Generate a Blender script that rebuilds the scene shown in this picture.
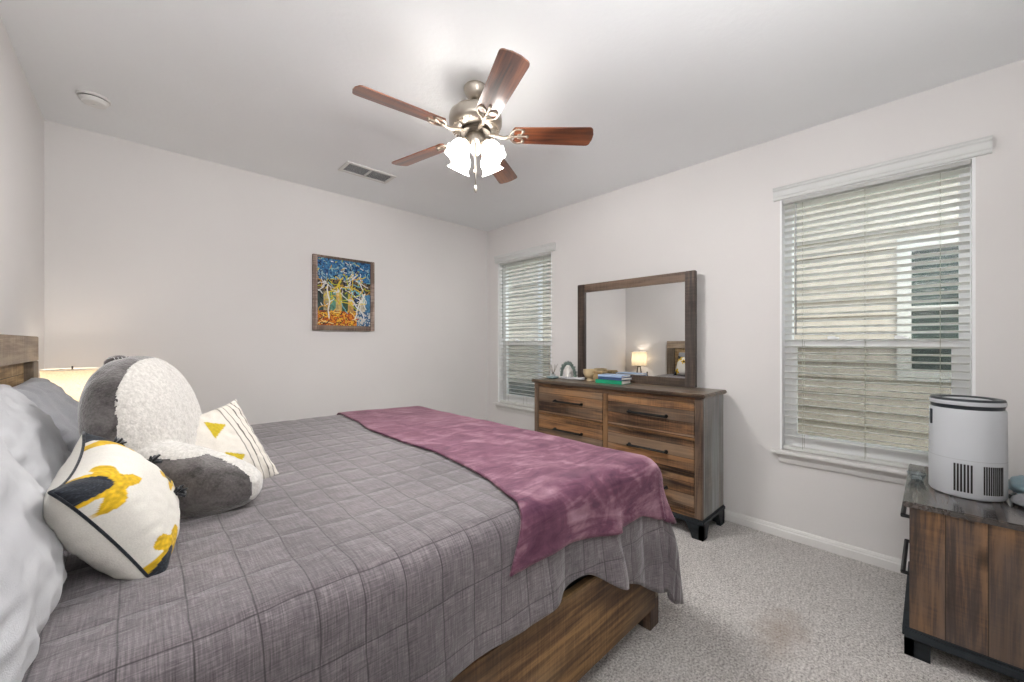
import bpy, bmesh, math, random
from math import sin, cos, pi, radians, exp, hypot, atan2, sqrt
from mathutils import Vector, Matrix, noise as mnoise

random.seed(7)
for o in list(bpy.data.objects):
    bpy.data.objects.remove(o, do_unlink=True)
scene = bpy.context.scene
COL = scene.collection

# ------------------------------------------------------------------ camera
F_PX = 394.0
cam_d = bpy.data.cameras.new('camera')
cam_d.sensor_width = 36.0
cam_d.lens = F_PX / 1024.0 * 36.0
cam_d.shift_y = 2.0 / 1024.0
cam_d.clip_start = 0.02
cam = bpy.data.objects.new('camera', cam_d)
COL.objects.link(cam)
cam.location = (0, 0, 1.33)
cam.rotation_euler = (radians(90), 0, radians(-43.36))
scene.camera = cam

# ------------------------------------------------------------------ world and light
world = bpy.data.worlds.new('world')
scene.world = world
world.use_nodes = True
wn = world.node_tree
sky = wn.nodes.new('ShaderNodeTexSky')
sky.sky_type = 'NISHITA'
sky.sun_disc = False
sky.sun_elevation = radians(48)
sky.sun_rotation = radians(200)
sky.air_density = 1.0
sky.dust_density = 2.5
sky.ozone_density = 1.2
hsv = wn.nodes.new('ShaderNodeHueSaturation'); hsv.inputs['Saturation'].default_value = 0.5
wn.links.new(sky.outputs[0], hsv.inputs['Color']); wn.links.new(hsv.outputs[0], wn.nodes['Background'].inputs[0])
wn.nodes['Background'].inputs[1].default_value = 0.62
FAN_LIGHT = 8.0         # emission of the opal glass shades
BULB_LIGHT = 7.0        # emission of the bulbs in them
SHADE_LAMP = 13.0       # watts thrown out of each shade's mouth
FILL_LIGHT = 25.0          # added fill light, an invented uplighter out of view behind the camera
TABLE_BULB = 1.7


vs = scene.view_settings
scene.display_settings.display_device = 'sRGB'
vs.view_transform = 'Standard'; vs.look = 'None'
vs.exposure = 0.87; vs.gamma = 1.0; vs.use_curve_mapping = False

XW, XL, YB, YF, CH = 3.205, -0.44, 3.85, -0.42, 2.745

# ------------------------------------------------------------------ materials
def srgb(h):
    if isinstance(h, str):
        h = h.lstrip('#'); c = [int(h[i:i+2], 16) / 255 for i in (0, 2, 4)]
    else:
        c = [v / 255 for v in h]
    return tuple(((v + 0.055) / 1.055) ** 2.4 if v > 0.04045 else v / 12.92 for v in c) + (1.0,)

class NT:
    """small helper round a material's node tree"""
    def __init__(s, name):
        s.m = bpy.data.materials.new(name); s.m.use_nodes = True
        s.n = s.m.node_tree.nodes; s.l = s.m.node_tree.links
        s.b = s.n['Principled BSDF']
    def new(s, t, **kw):
        nd = s.n.new(t)
        for k, v in kw.items(): setattr(nd, k, v)
        return nd
    def put(s, sock, v):
        if hasattr(v, 'is_linked'): s.l.new(v, sock)
        else: sock.default_value = v
    def math(s, op, a, b=0.0, c=None, clamp=False):
        nd = s.new('ShaderNodeMath', operation=op); nd.use_clamp = clamp
        s.put(nd.inputs[0], a); s.put(nd.inputs[1], b)
        if c is not None: s.put(nd.inputs[2], c)
        return nd.outputs[0]
    def noise(s, vec, scale, detail=4, rough=0.55, dist=0.0):
        nd = s.new('ShaderNodeTexNoise'); nd.inputs['Scale'].default_value = scale
        nd.inputs['Detail'].default_value = detail; nd.inputs['Roughness'].default_value = rough
        nd.inputs['Distortion'].default_value = dist
        if vec is not None: s.l.new(vec, nd.inputs['Vector'])
        return nd.outputs['Fac']
    def coord(s, kind='Object'):
        return s.new('ShaderNodeTexCoord').outputs[kind]
    def mapping(s, vec, scale=(1, 1, 1), loc=(0, 0, 0)):
        nd = s.new('ShaderNodeMapping'); nd.inputs['Scale'].default_value = scale
        nd.inputs['Location'].default_value = loc
        s.l.new(vec, nd.inputs['Vector']); return nd.outputs[0]
    def ramp(s, fac, stops):
        nd = s.new('ShaderNodeValToRGB'); cr = nd.color_ramp
        while len(cr.elements) < len(stops): cr.elements.new(0.5)
        for e, (p, c) in zip(cr.elements, stops): e.position = p; e.color = c
        s.put(nd.inputs[0], fac); return nd.outputs[0]
    def mix(s, fac, a, b, blend='MIX'):
        nd = s.new('ShaderNodeMix', data_type='RGBA', blend_type=blend)
        s.put(nd.inputs['Factor'], fac); s.put(nd.inputs['A'], a); s.put(nd.inputs['B'], b)
        return nd.outputs['Result']
    def bump(s, h, strength=0.3, dist=0.01):
        nd = s.new('ShaderNodeBump'); nd.inputs['Strength'].default_value = strength
        nd.inputs['Distance'].default_value = dist; s.l.new(h, nd.inputs['Height'])
        s.l.new(nd.outputs[0], s.b.inputs['Normal']); return nd
    def set(s, **kw):
        for k, v in kw.items(): s.put(s.b.inputs[k.replace('_', ' ')], v)
        return s

def plain(name, col, rough=0.5, metal=0.0, spec=0.5, nscale=None, nstr=0.1, var=0.06):
    t = NT(name)
    c = srgb(col) if not isinstance(col, tuple) or len(col) == 3 else col
    co = t.coord()
    n = t.noise(co, nscale or 9.0, 3)
    dark = tuple(v * (1 - var) for v in c[:3]) + (1,)
    lite = tuple(min(1, v * (1 + var)) for v in c[:3]) + (1,)
    t.set(Base_Color=t.ramp(n, [(0.3, dark), (0.7, lite)]), Roughness=rough, Metallic=metal)
    t.b.inputs['Specular IOR Level'].default_value = spec
    if nscale: t.bump(n, nstr, 0.003)
    return t.m

def wood(name, cols, grain='Z', plank=None, pw=0.1, rough=0.45, gray=None, knots=True, sheen=0.35, saw=0.12, coat=0.0):
    """cols: dark, mid, light. grain runs along axis `grain`; planks are divided along axis `plank`."""
    t = NT(name)
    co = t.coord()
    rnd = t.new('ShaderNodeObjectInfo').outputs['Random']
    sep = t.new('ShaderNodeSeparateXYZ'); t.l.new(co, sep.inputs[0])
    ax = {'X': 0, 'Y': 1, 'Z': 2}
    off = t.math('MULTIPLY', rnd, 17.3)
    if plank:
        idx = t.math('FLOOR', t.math('DIVIDE', t.math('ADD', sep.outputs[ax[plank]], 3.013), pw))
        wh = t.new('ShaderNodeTexWhiteNoise', noise_dimensions='1D')
        t.l.new(t.math('ADD', idx, off), wh.inputs['W']); pr = wh.outputs['Value']
        off = t.math('ADD', off, t.math('MULTIPLY', pr, 31.0))
    else:
        pr = rnd
    comb = t.new('ShaderNodeCombineXYZ')
    for i in range(3): t.l.new(t.math('ADD', sep.outputs[i], off), comb.inputs[i])
    v = comb.outputs[0]
    sc = [22.0, 22.0, 22.0]; sc[ax[grain]] = 1.3
    g1 = t.noise(t.mapping(v, sc), 1.0, 6, 0.65, 0.6)
    sc2 = [90.0, 90.0, 90.0]; sc2[ax[grain]] = 4.0
    g2 = t.noise(t.mapping(v, sc2), 1.0, 3, 0.6)
    sc3 = [6.0, 6.0, 6.0]; sc3[ax[grain]] = 2.2
    g3 = t.noise(t.mapping(v, sc3), 1.0, 3, 0.5, 0.8)
    sc4 = [5.0, 5.0, 5.0]; sc4[ax[grain]] = 110.0
    g4 = t.noise(t.mapping(v, sc4), 1.0, 2, 0.5)
    f = t.math('MULTIPLY_ADD', g1, 0.62, t.math('MULTIPLY', g3, 0.4))
    f = t.math('MULTIPLY_ADD', t.math('SUBTRACT', g2, 0.5), 0.35, f)
    f = t.math('MULTIPLY_ADD', t.math('SUBTRACT', pr, 0.5), 0.22, f)
    f = t.math('MULTIPLY_ADD', t.math('SUBTRACT', g4, 0.5), saw, f)
    c = t.ramp(f, [(0.36, srgb(cols[0])), (0.5, srgb(cols[1])), (0.64, srgb(cols[2]))])
    if gray:
        gm = t.ramp(t.noise(t.mapping(v, [a * 0.35 for a in sc3]), 1.6, 3), [(0.42, (0, 0, 0, 1)), (0.62, (1, 1, 1, 1))])
        gf = t.math('MULTIPLY', gm, gray[1])
        c = t.mix(gf, c, t.mix(g1, srgb(gray[0]), c, 'MULTIPLY') if False else srgb(gray[0]))
        c = t.mix(t.math('MULTIPLY', t.math('SUBTRACT', 0.62, g1, clamp=True), 1.6, clamp=True), c, srgb(cols[0]))
    if knots:
        vo = t.new('ShaderNodeTexVoronoi'); sk = [4.5] * 3; sk[ax[grain]] = 2.2
        t.l.new(t.mapping(v, sk), vo.inputs['Vector']); vo.inputs['Scale'].default_value = 1.0
        km = t.math('SUBTRACT', 1.0, t.math('MULTIPLY', vo.outputs['Distance'], 8.0), clamp=True)
        c = t.mix(km, c, srgb(cols[0]))
    h = t.math('ADD', t.math('MULTIPLY', g1, 0.6), t.math('MULTIPLY', g2, 0.4))
    h = t.math('MULTIPLY_ADD', g4, 0.3, h)
    if plank:
        fr = t.math('FRACT', t.math('DIVIDE', t.math('ADD', sep.outputs[ax[plank]], 3.013), pw))
        e = t.math('MINIMUM', fr, t.math('SUBTRACT', 1.0, fr))
        gap = t.math('LESS_THAN', e, 0.0016 / pw)
        c = t.mix(t.math('MULTIPLY', gap, 0.75), c, srgb('#17110d'))
        h = t.math('SUBTRACT', h, gap)
    t.set(Base_Color=c, Roughness=t.math('MULTIPLY_ADD', g1, 0.25, rough - 0.1))
    t.b.inputs['Specular IOR Level'].default_value = sheen
    t.b.inputs['Coat Weight'].default_value = coat; t.b.inputs['Coat Roughness'].default_value = 0.16
    t.bump(h, 0.35, 0.004)
    return t.m

def fabric(name, col, col2=None, rough=0.9, weave=420.0, bump=0.25, sheen=0.3, blotch=3.0, blot_amt=1.0, wr=0.0):
    t = NT(name); co = t.coord()
    n = t.noise(co, blotch, 4, 0.6, 0.5)
    n2 = t.noise(co, weave, 2, 0.6)
    c = t.ramp(t.math('MULTIPLY_ADD', t.math('SUBTRACT', n2, 0.5), 0.35, n), [(0.35, srgb(col)), (0.68, srgb(col2 or col))])
    t.set(Base_Color=c, Roughness=rough)
    t.b.inputs['Specular IOR Level'].default_value = 0.2
    t.b.inputs['Sheen Weight'].default_value = sheen
    t.b.inputs['Sheen Roughness'].default_value = 0.45
    h = n2
    if wr: h = t.math('MULTIPLY_ADD', t.noise(co, 9.0, 3, 0.5, 1.0), wr, n2)
    t.bump(h, bump, 0.002 + 0.01 * bool(wr))
    return t.m

def wall_mat(name, col, strength=0.12):
    t = NT(name); co = t.coord()
    n = t.noise(co, 38.0, 4, 0.55)
    n2 = t.noise(co, 1.2, 2, 0.5)
    c = srgb(col); d = tuple(v * 0.97 for v in c[:3]) + (1,)
    t.set(Base_Color=t.ramp(n2, [(0.35, d), (0.65, c)]), Roughness=0.85)
    t.b.inputs['Specular IOR Level'].default_value = 0.25
    t.bump(n, strength, 0.004)
    return t.m

M = {}
M['wall'] = wall_mat('wall_paint', '#e6e3e1')
M['ceiling'] = wall_mat('ceiling_paint', '#f7f9fa', 0.3)
M['trim'] = plain('trim_white', '#e6e4e1', 0.35, var=0.015)
M['vinyl'] = plain('window_vinyl', '#f6f7f7', 0.35, var=0.01)
def slat_mat():
    t = NT('blind_slat_white'); out = t.n['Material Output']
    n = t.noise(t.coord(), 12.0, 2)
    c = t.ramp(n, [(0.3, srgb('#f4f4f1')), (0.7, srgb('#fbfbf9'))])
    t.set(Base_Color=c, Roughness=0.4)
    tl = t.new('ShaderNodeBsdfTranslucent'); t.l.new(c, tl.inputs[0])
    mx = t.new('ShaderNodeMixShader'); mx.inputs[0].default_value = 0.48
    t.l.new(t.b.outputs[0], mx.inputs[1]); t.l.new(tl.outputs[0], mx.inputs[2]); t.l.new(mx.outputs[0], out.inputs[0])
    return t.m
M['slat'] = slat_mat()
M['ext_trim'] = plain('exterior_trim_white', '#aaa79f', 0.5, var=0.02)
M['cord'] = plain('ladder_cord_grey', '#a5a498', 0.8)
M['valance'] = plain('valance_white', '#d9dad8', 0.4, var=0.01)
M['black'] = plain('black_iron', '#17191a', 0.42, 0.3, var=0.15)
M['blackwood'] = wood('black_stained_wood', ('#0c0f12', '#191e22', '#2b3136'), 'Y', rough=0.5, knots=False, saw=0.1)
M['dr_frame'] = wood('dresser_stile_wood', ('#2f2218', '#6b4a2c', '#9c6f42'), 'Y', rough=0.5, gray=('#6a6058', 0.4))
M['dr_stile'] = wood('dresser_dark_stile_wood', ('#2a211b', '#55433a', '#7d6653'), 'Z', rough=0.45, gray=('#57514c', 0.5))
M['dr_center'] = wood('dresser_center_stile_wood', ('#2b1f17', '#5d4430', '#8a6847'), 'Z', rough=0.5)
M['dr_face'] = wood('dresser_drawer_wood', ('#2e2018', '#6f5038', '#a0744c'), 'Y', 'Z', 0.0825, 0.55, gray=('#8d7a67', 0.75), saw=0.15)
M['dr_side'] = wood('dresser_side_wood', ('#332b26', '#6a5d52', '#94928a'), 'Z', 'X', 0.13, 0.3, gray=('#8a9592', 0.7), sheen=0.8, coat=0.6)
M['dr_top'] = wood('dresser_top_wood', ('#2c2118', '#63503c', '#8b745a'), 'Y', 'X', 0.12, 0.3, gray=('#6f6960', 0.6), sheen=0.6)
M['ch_side'] = wood('nightstand_side_wood', ('#241b17', '#503f37', '#96704c'), 'Z', 'Y', 0.112, 0.4, gray=('#5f5653', 0.75), sheen=0.45)
M['ch_top'] = wood('nightstand_top_wood', ('#211a16', '#46372e', '#6b5546'), 'X', 'Y', 0.12, 0.25, gray=('#4f4b49', 0.5), sheen=0.9, coat=1.0)
M['bed'] = wood('bed_rail_wood', ('#35251a', '#6d5036', '#9d7a50'), 'X', None, 0.17, 0.5, gray=('#8a7860', 0.45), saw=0.2)
M['head_h'] = wood('headboard_rail_wood', ('#5c4a3a', '#9c8670', '#bfaa92'), 'Y', rough=0.5, gray=('#7d756b', 0.55), saw=0.5)
M['head_v'] = wood('headboard_stile_wood', ('#54432f', '#917a60', '#b59e84'), 'Z', rough=0.5, gray=('#7d756b', 0.55), saw=0.3)
M['head_p'] = wood('headboard_panel_wood', ('#7a5e3c', '#b8976b', '#d6b98d'), 'Y', 'Z', 0.14, 0.55, gray=('#94866f', 0.4), saw=0.4)
M['mirror_f'] = wood('mirror_frame_wood', ('#2a221d', '#4f4139', '#6d5c4e'), 'Z', rough=0.45, gray=('#5a5551', 0.5), saw=0.25, knots=False)
M['mirror_h'] = wood('mirror_frame_wood_across', ('#332a24', '#5f4d40', '#806a59'), 'Y', rough=0.45, gray=('#5e564e', 0.4), saw=0.25, knots=False)
M['nickel'] = plain('brushed_nickel', '#b9b1a6', 0.3, 1.0, var=0.05)
M['nickel_dark'] = plain('dark_nickel', '#5a544d', 0.35, 1.0)
M['white_enamel'] = plain('bracket_enamel', '#a89c8e', 0.4, 0.75, var=0.03)
M['blade'] = wood('fan_blade_walnut', ('#3a1d14', '#6d3923', '#965634'), 'X', rough=0.3, knots=False, saw=0.0, sheen=0.7, coat=0.8)
M['white_plastic'] = plain('white_plastic', '#e4e3e0', 0.4, var=0.01)
M['purifier'] = plain('purifier_white', '#c8cbcf', 0.38, var=0.01)
M['dark_plastic'] = plain('dark_plastic', '#2c3338', 0.3, var=0.05)
M['slot'] = plain('slot_dark', '#22201f', 0.7)
M['louver'] = plain('vent_louver_grey', '#d4d5d6', 0.5, var=0.02)
M['duct'] = plain('duct_grey', '#8d8f90', 0.7)
M['grey_plastic'] = plain('vent_grey', '#a9aaab', 0.5, var=0.02)
M['mattress'] = fabric('mattress_ticking', '#e2e1dd', '#eceae6')
M['pillow_white'] = fabric('white_cotton', '#b4b4b7', '#c3c3c5', sheen=0.1, weave=600, bump=0.25, wr=0.6)
M['pillow_grey'] = fabric('grey_satin', '#8c8d92', '#9d9ea3', rough=0.5, sheen=0.2, weave=600, bump=0.2, wr=0.6)
M['velvet'] = fabric('charcoal_velvet', '#383433', '#6f6a69', rough=0.6, weave=160, blotch=13.0, sheen=0.9, bump=0.25, wr=3.0)
M['sherpa'] = fabric('white_sherpa', '#bdb9b3', '#dad6d0', weave=210, blotch=110, bump=0.9, sheen=0.6)
M['linen'] = fabric('cream_linen', '#e2ded5', '#ece8e0', weave=500, bump=0.35)
M['shade_cloth'] = None
M['bulb'] = None

def carpet():
    t = NT('carpet_pile'); co = t.coord()
    big = t.noise(co, 1.6, 3, 0.6, 0.8)
    mid = t.noise(co, 26.0, 3, 0.7)
    fine = t.noise(co, 105.0, 4, 0.8)
    f = t.math('MULTIPLY_ADD', t.math('SUBTRACT', fine, 0.5), 2.6, t.math('MULTIPLY_ADD', t.math('SUBTRACT', mid, 0.5), 0.5, t.math('MULTIPLY_ADD', t.math('SUBTRACT', big, 0.5), 0.35, 0.5)))
    c = t.ramp(f, [(0.15, srgb('#86807b')), (0.5, srgb('#cbc5c0')), (0.85, srgb('#f2eeea'))])
    sep = t.new('ShaderNodeSeparateXYZ'); t.l.new(co, sep.inputs[0])
    # a worn brownish stain between the bed and the nightstand
    dx = t.math('DIVIDE', t.math('SUBTRACT', sep.outputs[0], 2.14), 0.24); dy = t.math('DIVIDE', t.math('SUBTRACT', sep.outputs[1], 0.47), 0.11)
    r = t.math('SQRT', t.math('ADD', t.math('MULTIPLY', dx, dx), t.math('MULTIPLY', dy, dy)))
    r = t.math('ADD', r, t.math('MULTIPLY', t.math('SUBTRACT', t.noise(co, 14.0, 3), 0.5), 1.6))
    st = t.math('MULTIPLY', t.math('SUBTRACT', 1.1, r, clamp=True), 0.5)
    c = t.mix(st, c, srgb('#8d7660'))
    t.set(Base_Color=c, Roughness=1.0)
    t.b.inputs['Specular IOR Level'].default_value = 0.05
    t.b.inputs['Sheen Weight'].default_value = 0.25
    h = t.math('MULTIPLY_ADD', mid, 0.8, fine)
    t.bump(h, 0.9, 0.012)
    return t.m
M['carpet'] = carpet()

def quilt_mat():
    t = NT('heathered_quilt'); uv = t.coord('UV')
    sep = t.new('ShaderNodeSeparateXYZ'); t.l.new(uv, sep.inputs[0])
    U, V = sep.outputs[0], sep.outputs[1]
    wob = t.math('MULTIPLY', t.math('SUBTRACT', t.noise(uv, 3.0, 2), 0.5), 0.03)
    def lines(c, period, phase, w):
        f = t.math('FRACT', t.math('DIVIDE', t.math('ADD', t.math('ADD', c, wob), phase + 5.0), period))
        e = t.math('MULTIPLY', t.math('MINIMUM', f, t.math('SUBTRACT', 1.0, f)), period)
        return t.math('SUBTRACT', 1.0, t.math('DIVIDE', e, w), clamp=True), e
    l1, e1 = lines(U, 0.100, 0.03, 0.0026)
    l2, e2 = lines(V, 0.145, 0.035, 0.0024)
    l3, e3 = lines(U, 0.3, 0.07, 0.002)
    l4, e4 = lines(V, 0.29, 0.085, 0.002)
    line = t.math('MAXIMUM', l1, t.math('MAXIMUM', l2, t.math('MULTIPLY', t.math('MAXIMUM', l3, l4), 0.5)))
    w1 = t.noise(t.mapping(uv, (260, 14, 1)), 1.0, 3, 0.7)
    w2 = t.noise(t.mapping(uv, (18, 300, 1)), 1.0, 3, 0.7)
    n = t.noise(uv, 2.5, 3)
    f = t.math('MULTIPLY_ADD', w1, 0.5, t.math('MULTIPLY_ADD', w2, 0.5, t.math('MULTIPLY', t.math('SUBTRACT', n, 0.5), 0.3)))
    c = t.ramp(f, [(0.32, srgb('#464144')), (0.5, srgb('#6a6366')), (0.70, srgb('#948c8e'))])
    c = t.mix(t.math('MULTIPLY', line, 0.9), c, srgb('#2d292b'))
    t.set(Base_Color=c, Roughness=0.85)
    t.b.inputs['Specular IOR Level'].default_value = 0.25
    t.b.inputs['Sheen Weight'].default_value = 0.35
    puff = t.math('MINIMUM', t.math('MULTIPLY', t.math('MINIMUM', e1, e2), 40.0), 1.0)
    h = t.math('MULTIPLY_ADD', f, 0.25, puff)
    h = t.math('MULTIPLY_ADD', t.noise(uv, 22.0, 3, 0.6, 0.6), 0.9, h)
    t.bump(h, 0.8, 0.006)
    return t.m
M['quilt'] = quilt_mat()

def throw_mat():
    t = NT('plum_plush'); uv = t.coord('UV')
    n = t.noise(uv, 7.0, 6, 0.64, 0.9); n2 = t.noise(uv, 420.0, 2)
    n3 = t.noise(t.mapping(uv, (2.0, 9.0, 1)), 2.0, 4, 0.6, 1.5)
    f = t.math('MULTIPLY_ADD', n3, 0.45, t.math('MULTIPLY', n, 0.55))
    c = t.ramp(f, [(0.36, srgb('#44233a')), (0.5, srgb('#6a4255')), (0.68, srgb('#a5828e'))])
    t.set(Base_Color=c, Roughness=0.65)
    t.b.inputs['Specular IOR Level'].default_value = 0.2
    t.b.inputs['Sheen Weight'].default_value = 0.7
    t.b.inputs['Sheen Roughness'].default_value = 0.35
    t.b.inputs['Sheen Tint'].default_value = srgb('#d9b3bf')
    t.bump(t.math('MULTIPLY_ADD', f, 3.0, n2), 0.4, 0.003)
    return t.m
M['throw'] = throw_mat()

def vcol_mat(name, rough=0.8, weave=300.0, bump=0.3, sheen=0.1):
    t = NT(name); at = t.new('ShaderNodeVertexColor', layer_name='Col')
    n = t.noise(t.coord(), weave, 2)
    c = t.mix(t.math('MULTIPLY', n, 0.25), at.outputs[0], (0.02, 0.02, 0.02, 1), 'MIX')
    t.set(Base_Color=c, Roughness=rough)
    t.b.inputs['Specular IOR Level'].default_value = 0.25
    t.b.inputs['Sheen Weight'].default_value = sheen
    t.bump(n, bump, 0.002)
    return t.m
M['floral'] = vcol_mat('floral_cotton')
M['painting'] = vcol_mat('canvas_paint', 0.45, 160.0, 0.8, 0.0)

def glass_mat(name, tint=(1, 1, 1, 1), gloss=0.06, rough=0.02):
    t = NT(name); t.n.remove(t.b)
    out = t.n['Material Output']
    tr = t.new('ShaderNodeBsdfTransparent'); tr.inputs[0].default_value = tint
    gl = t.new('ShaderNodeBsdfGlossy'); gl.inputs['Roughness'].default_value = rough
    mx = t.new('ShaderNodeMixShader')
    lw = t.new('ShaderNodeLayerWeight'); lw.inputs[0].default_value = 0.35
    t.put(mx.inputs[0], t.math('MULTIPLY_ADD', lw.outputs['Fresnel'], 0.35, gloss * 0.5))
    t.l.new(tr.outputs[0], mx.inputs[1]); t.l.new(gl.outputs[0], mx.inputs[2])
    t.l.new(mx.outputs[0], out.inputs[0])
    return t.m
M['glass'] = glass_mat('window_glass', (0.93, 0.96, 0.95, 1))
M['clear'] = glass_mat('clear_glass', (0.85, 0.9, 0.92, 1), 0.2)
def screen_mat():
    t = NT('insect_screen_mesh'); t.n.remove(t.b)
    out = t.n['Material Output']
    tr = t.new('ShaderNodeBsdfTransparent'); di = t.new('ShaderNodeBsdfDiffuse')
    di.inputs[0].default_value = srgb('#3a3f40')
    ch = t.noise(t.coord(), 900.0, 0)
    mx = t.new('ShaderNodeMixShader'); t.put(mx.inputs[0], t.math('MULTIPLY_ADD', ch, 0.1, 0.28))
    t.l.new(tr.outputs[0], mx.inputs[1]); t.l.new(di.outputs[0], mx.inputs[2]); t.l.new(mx.outputs[0], out.inputs[0])
    return t.m
M['screen'] = screen_mat()
def mirror_mat():
    t = NT('silvered_mirror')
    n = t.noise(t.coord(), 2.0, 1)
    t.set(Base_Color=t.ramp(n, [(0, (0.86, 0.87, 0.87, 1)), (1, (0.88, 0.89, 0.89, 1))]), Metallic=1.0, Roughness=0.0)
    return t.m
M['mirror'] = mirror_mat()
def lit(name, col, strength, base='#ffffff', trans=0.0, nsc=0):
    t = NT(name)
    n = t.noise(t.coord(), nsc or 40.0, 3)
    e = t.mix(t.math('MULTIPLY', n, 0.3 if nsc else 0.05), srgb(col), srgb('#b98f5c') if nsc else srgb(col))
    t.set(Base_Color=srgb(base), Roughness=0.5, Emission_Color=e, Emission_Strength=strength)
    return t.m
M['opal'] = lit('opal_lamp_glass', '#fffaf3', FAN_LIGHT)
M['hot_bulb'] = lit('lamp_bulb', '#fff7ec', BULB_LIGHT)
def shade_cloth():
    t = NT('linen_lamp_shade'); t.n.remove(t.b); out = t.n['Material Output']
    co = t.coord(); n = t.noise(t.mapping(co, (120, 120, 420)), 1.0, 3, 0.7)
    c = t.ramp(n, [(0.3, srgb('#b3a68f')), (0.7, srgb('#d6cab4'))])
    di = t.new('ShaderNodeBsdfDiffuse'); tl = t.new('ShaderNodeBsdfTranslucent'); mx = t.new('ShaderNodeMixShader')
    mx.inputs[0].default_value = 0.6
    t.l.new(c, di.inputs[0]); t.l.new(c, tl.inputs[0])
    t.l.new(di.outputs[0], mx.inputs[1]); t.l.new(tl.outputs[0], mx.inputs[2]); t.l.new(mx.outputs[0], out.inputs[0])
    return t.m
M['shade_cloth'] = shade_cloth()
def siding_mat():
    t = NT('cream_siding'); co = t.coord(); n = t.noise(co, 8.0, 3)
    t.set(Base_Color=t.ramp(n, [(0.3, srgb('#988e7f')), (0.7, srgb('#a3998a'))]), Roughness=0.7)
    return t.m
M['siding'] = siding_mat()
M['gravel'] = plain('gravel_and_grass', '#8f8f7c', 0.95, nscale=30.0, nstr=0.8, var=0.3)
M['roof'] = plain('roof_shingle', '#5c564f', 0.9, nscale=20, nstr=0.5, var=0.2)
M['dark_pane'] = plain('glass_with_painted_reflection', '#1f2f2a', 0.08, 0.0, 0.9, var=0.35)  # the green of reflected foliage is put into the glass colour
M['unit'] = plain('condenser_grey', '#3f4a4e', 0.5, 0.3, var=0.1)
M['paper'] = plain('paper_white', '#e9e6df', 0.8, var=0.03)
M['book_green'] = plain('book_green', '#1d8f6a', 0.25, var=0.1)
M['book_navy'] = plain('book_navy', '#3b4f7c', 0.35, var=0.1)
M['book_blue'] = plain('book_pale_blue', '#9db4d4', 0.35, var=0.08)
M['ceramic_tan'] = plain('tan_ceramic', '#c9b48f', 0.45, var=0.1)
M['wicker'] = plain('wicker', '#9c8560', 0.8, nscale=60, nstr=0.9, var=0.25)
M['sage'] = plain('sage_leaves', '#6f7f78', 0.7, nscale=40, nstr=0.6, var=0.3)
M['white_ceramic'] = plain('white_ceramic', '#ece9e4', 0.35, var=0.02)
M['dish'] = plain('blue_grey_dish', '#8ba1a6', 0.25, var=0.08)
M['reed'] = plain('dry_reed', '#6d5a44', 0.8)
M['cloth_blue'] = fabric('blue_grey_cloth', '#8ea7b2', '#a7bcc4')
M['cloth_grey'] = fabric('soft_grey_cloth', '#7b7b7e', '#93929a')
M['cable'] = plain('grey_cable', '#4a4b4e', 0.5)
M['frame_silver'] = wood('weathered_picture_frame', ('#7a675c', '#b8a498', '#d4c3b8'), 'Z', rough=0.6, knots=False, saw=0.3)
M['frame_dark'] = wood('weathered_picture_frame_across', ('#3b3029', '#6b5a4e', '#8b786a'), 'X', rough=0.6, knots=False, saw=0.3)
M['tuft'] = fabric('black_yarn', '#17191d', '#2c3036', weave=120, bump=1.0)

# ------------------------------------------------------------------ geometry helpers
def link(o, parent=None):
    COL.objects.link(o)
    if parent is not None: o.parent = parent
    return o
def obj(name, bm, mat, parent=None, smooth=False, angle=None):
    me = bpy.data.meshes.new(name)
    bmesh.ops.recalc_face_normals(bm, faces=bm.faces)
    bm.to_mesh(me); bm.free()
    mats = mat if isinstance(mat, (list, tuple)) else [mat]
    for m in mats: me.materials.append(m)
    if smooth:
        for p in me.polygons: p.use_smooth = True
        if angle is not None:
            me.set_sharp_from_angle(angle=radians(angle))
    o = bpy.data.objects.new(name, me)
    return link(o, parent)
def tag(o, label, cat, group=None, kind=None):
    o['label'] = label; o['category'] = cat
    if group: o['group'] = group
    if kind: o['kind'] = kind
    return o
def thing(name, label, cat, loc=(0, 0, 0), rz=0.0, group=None):
    o = bpy.data.objects.new(name, None); link(o); o.location = loc; o.rotation_euler = (0, 0, rz)
    o.empty_display_size = 0.1
    return tag(o, label, cat, group)
def struct(o):
    o['kind'] = 'structure'; return o
def B(*boxes, bevel=0.0, seg=2):
    """bmesh of boxes (x0,x1,y0,y1,z0,z1)"""
    bm = bmesh.new()
    for (x0, x1, y0, y1, z0, z1) in boxes:
        r = bmesh.ops.create_cube(bm, size=1.0)
        bmesh.ops.scale(bm, vec=(x1 - x0, y1 - y0, z1 - z0), verts=r['verts'])
        bmesh.ops.translate(bm, vec=((x0 + x1) / 2, (y0 + y1) / 2, (z0 + z1) / 2), verts=r['verts'])
    if bevel: bmesh.ops.bevel(bm, geom=list(bm.edges), offset=bevel, segments=seg, affect='EDGES', clamp_overlap=True)
    return bm
def lathe(profile, seg=32, bm=None, mat=Matrix.Identity(4), closed=False, rfun=None):
    bm = bm or bmesh.new(); rings = []
    for (r, z) in profile:
        ring = []
        for i in range(seg):
            a = 2 * pi * i / seg
            rr = r * (rfun(a, z) if rfun else 1)
            ring.append(bm.verts.new(mat @ Vector((rr * cos(a), rr * sin(a), z))))
        rings.append(ring)
    for j in range(len(rings) - 1):
        for i in range(seg):
            k = (i + 1) % seg
            bm.faces.new((rings[j][i], rings[j][k], rings[j + 1][k], rings[j + 1][i]))
    if closed is not None:
        if profile[0][0] > 1e-6 and closed: bm.faces.new(list(reversed(rings[0])))
        if profile[-1][0] > 1e-6 and closed: bm.faces.new(rings[-1])
    bmesh.ops.remove_doubles(bm, verts=bm.verts, dist=1e-6)
    return bm
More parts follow.
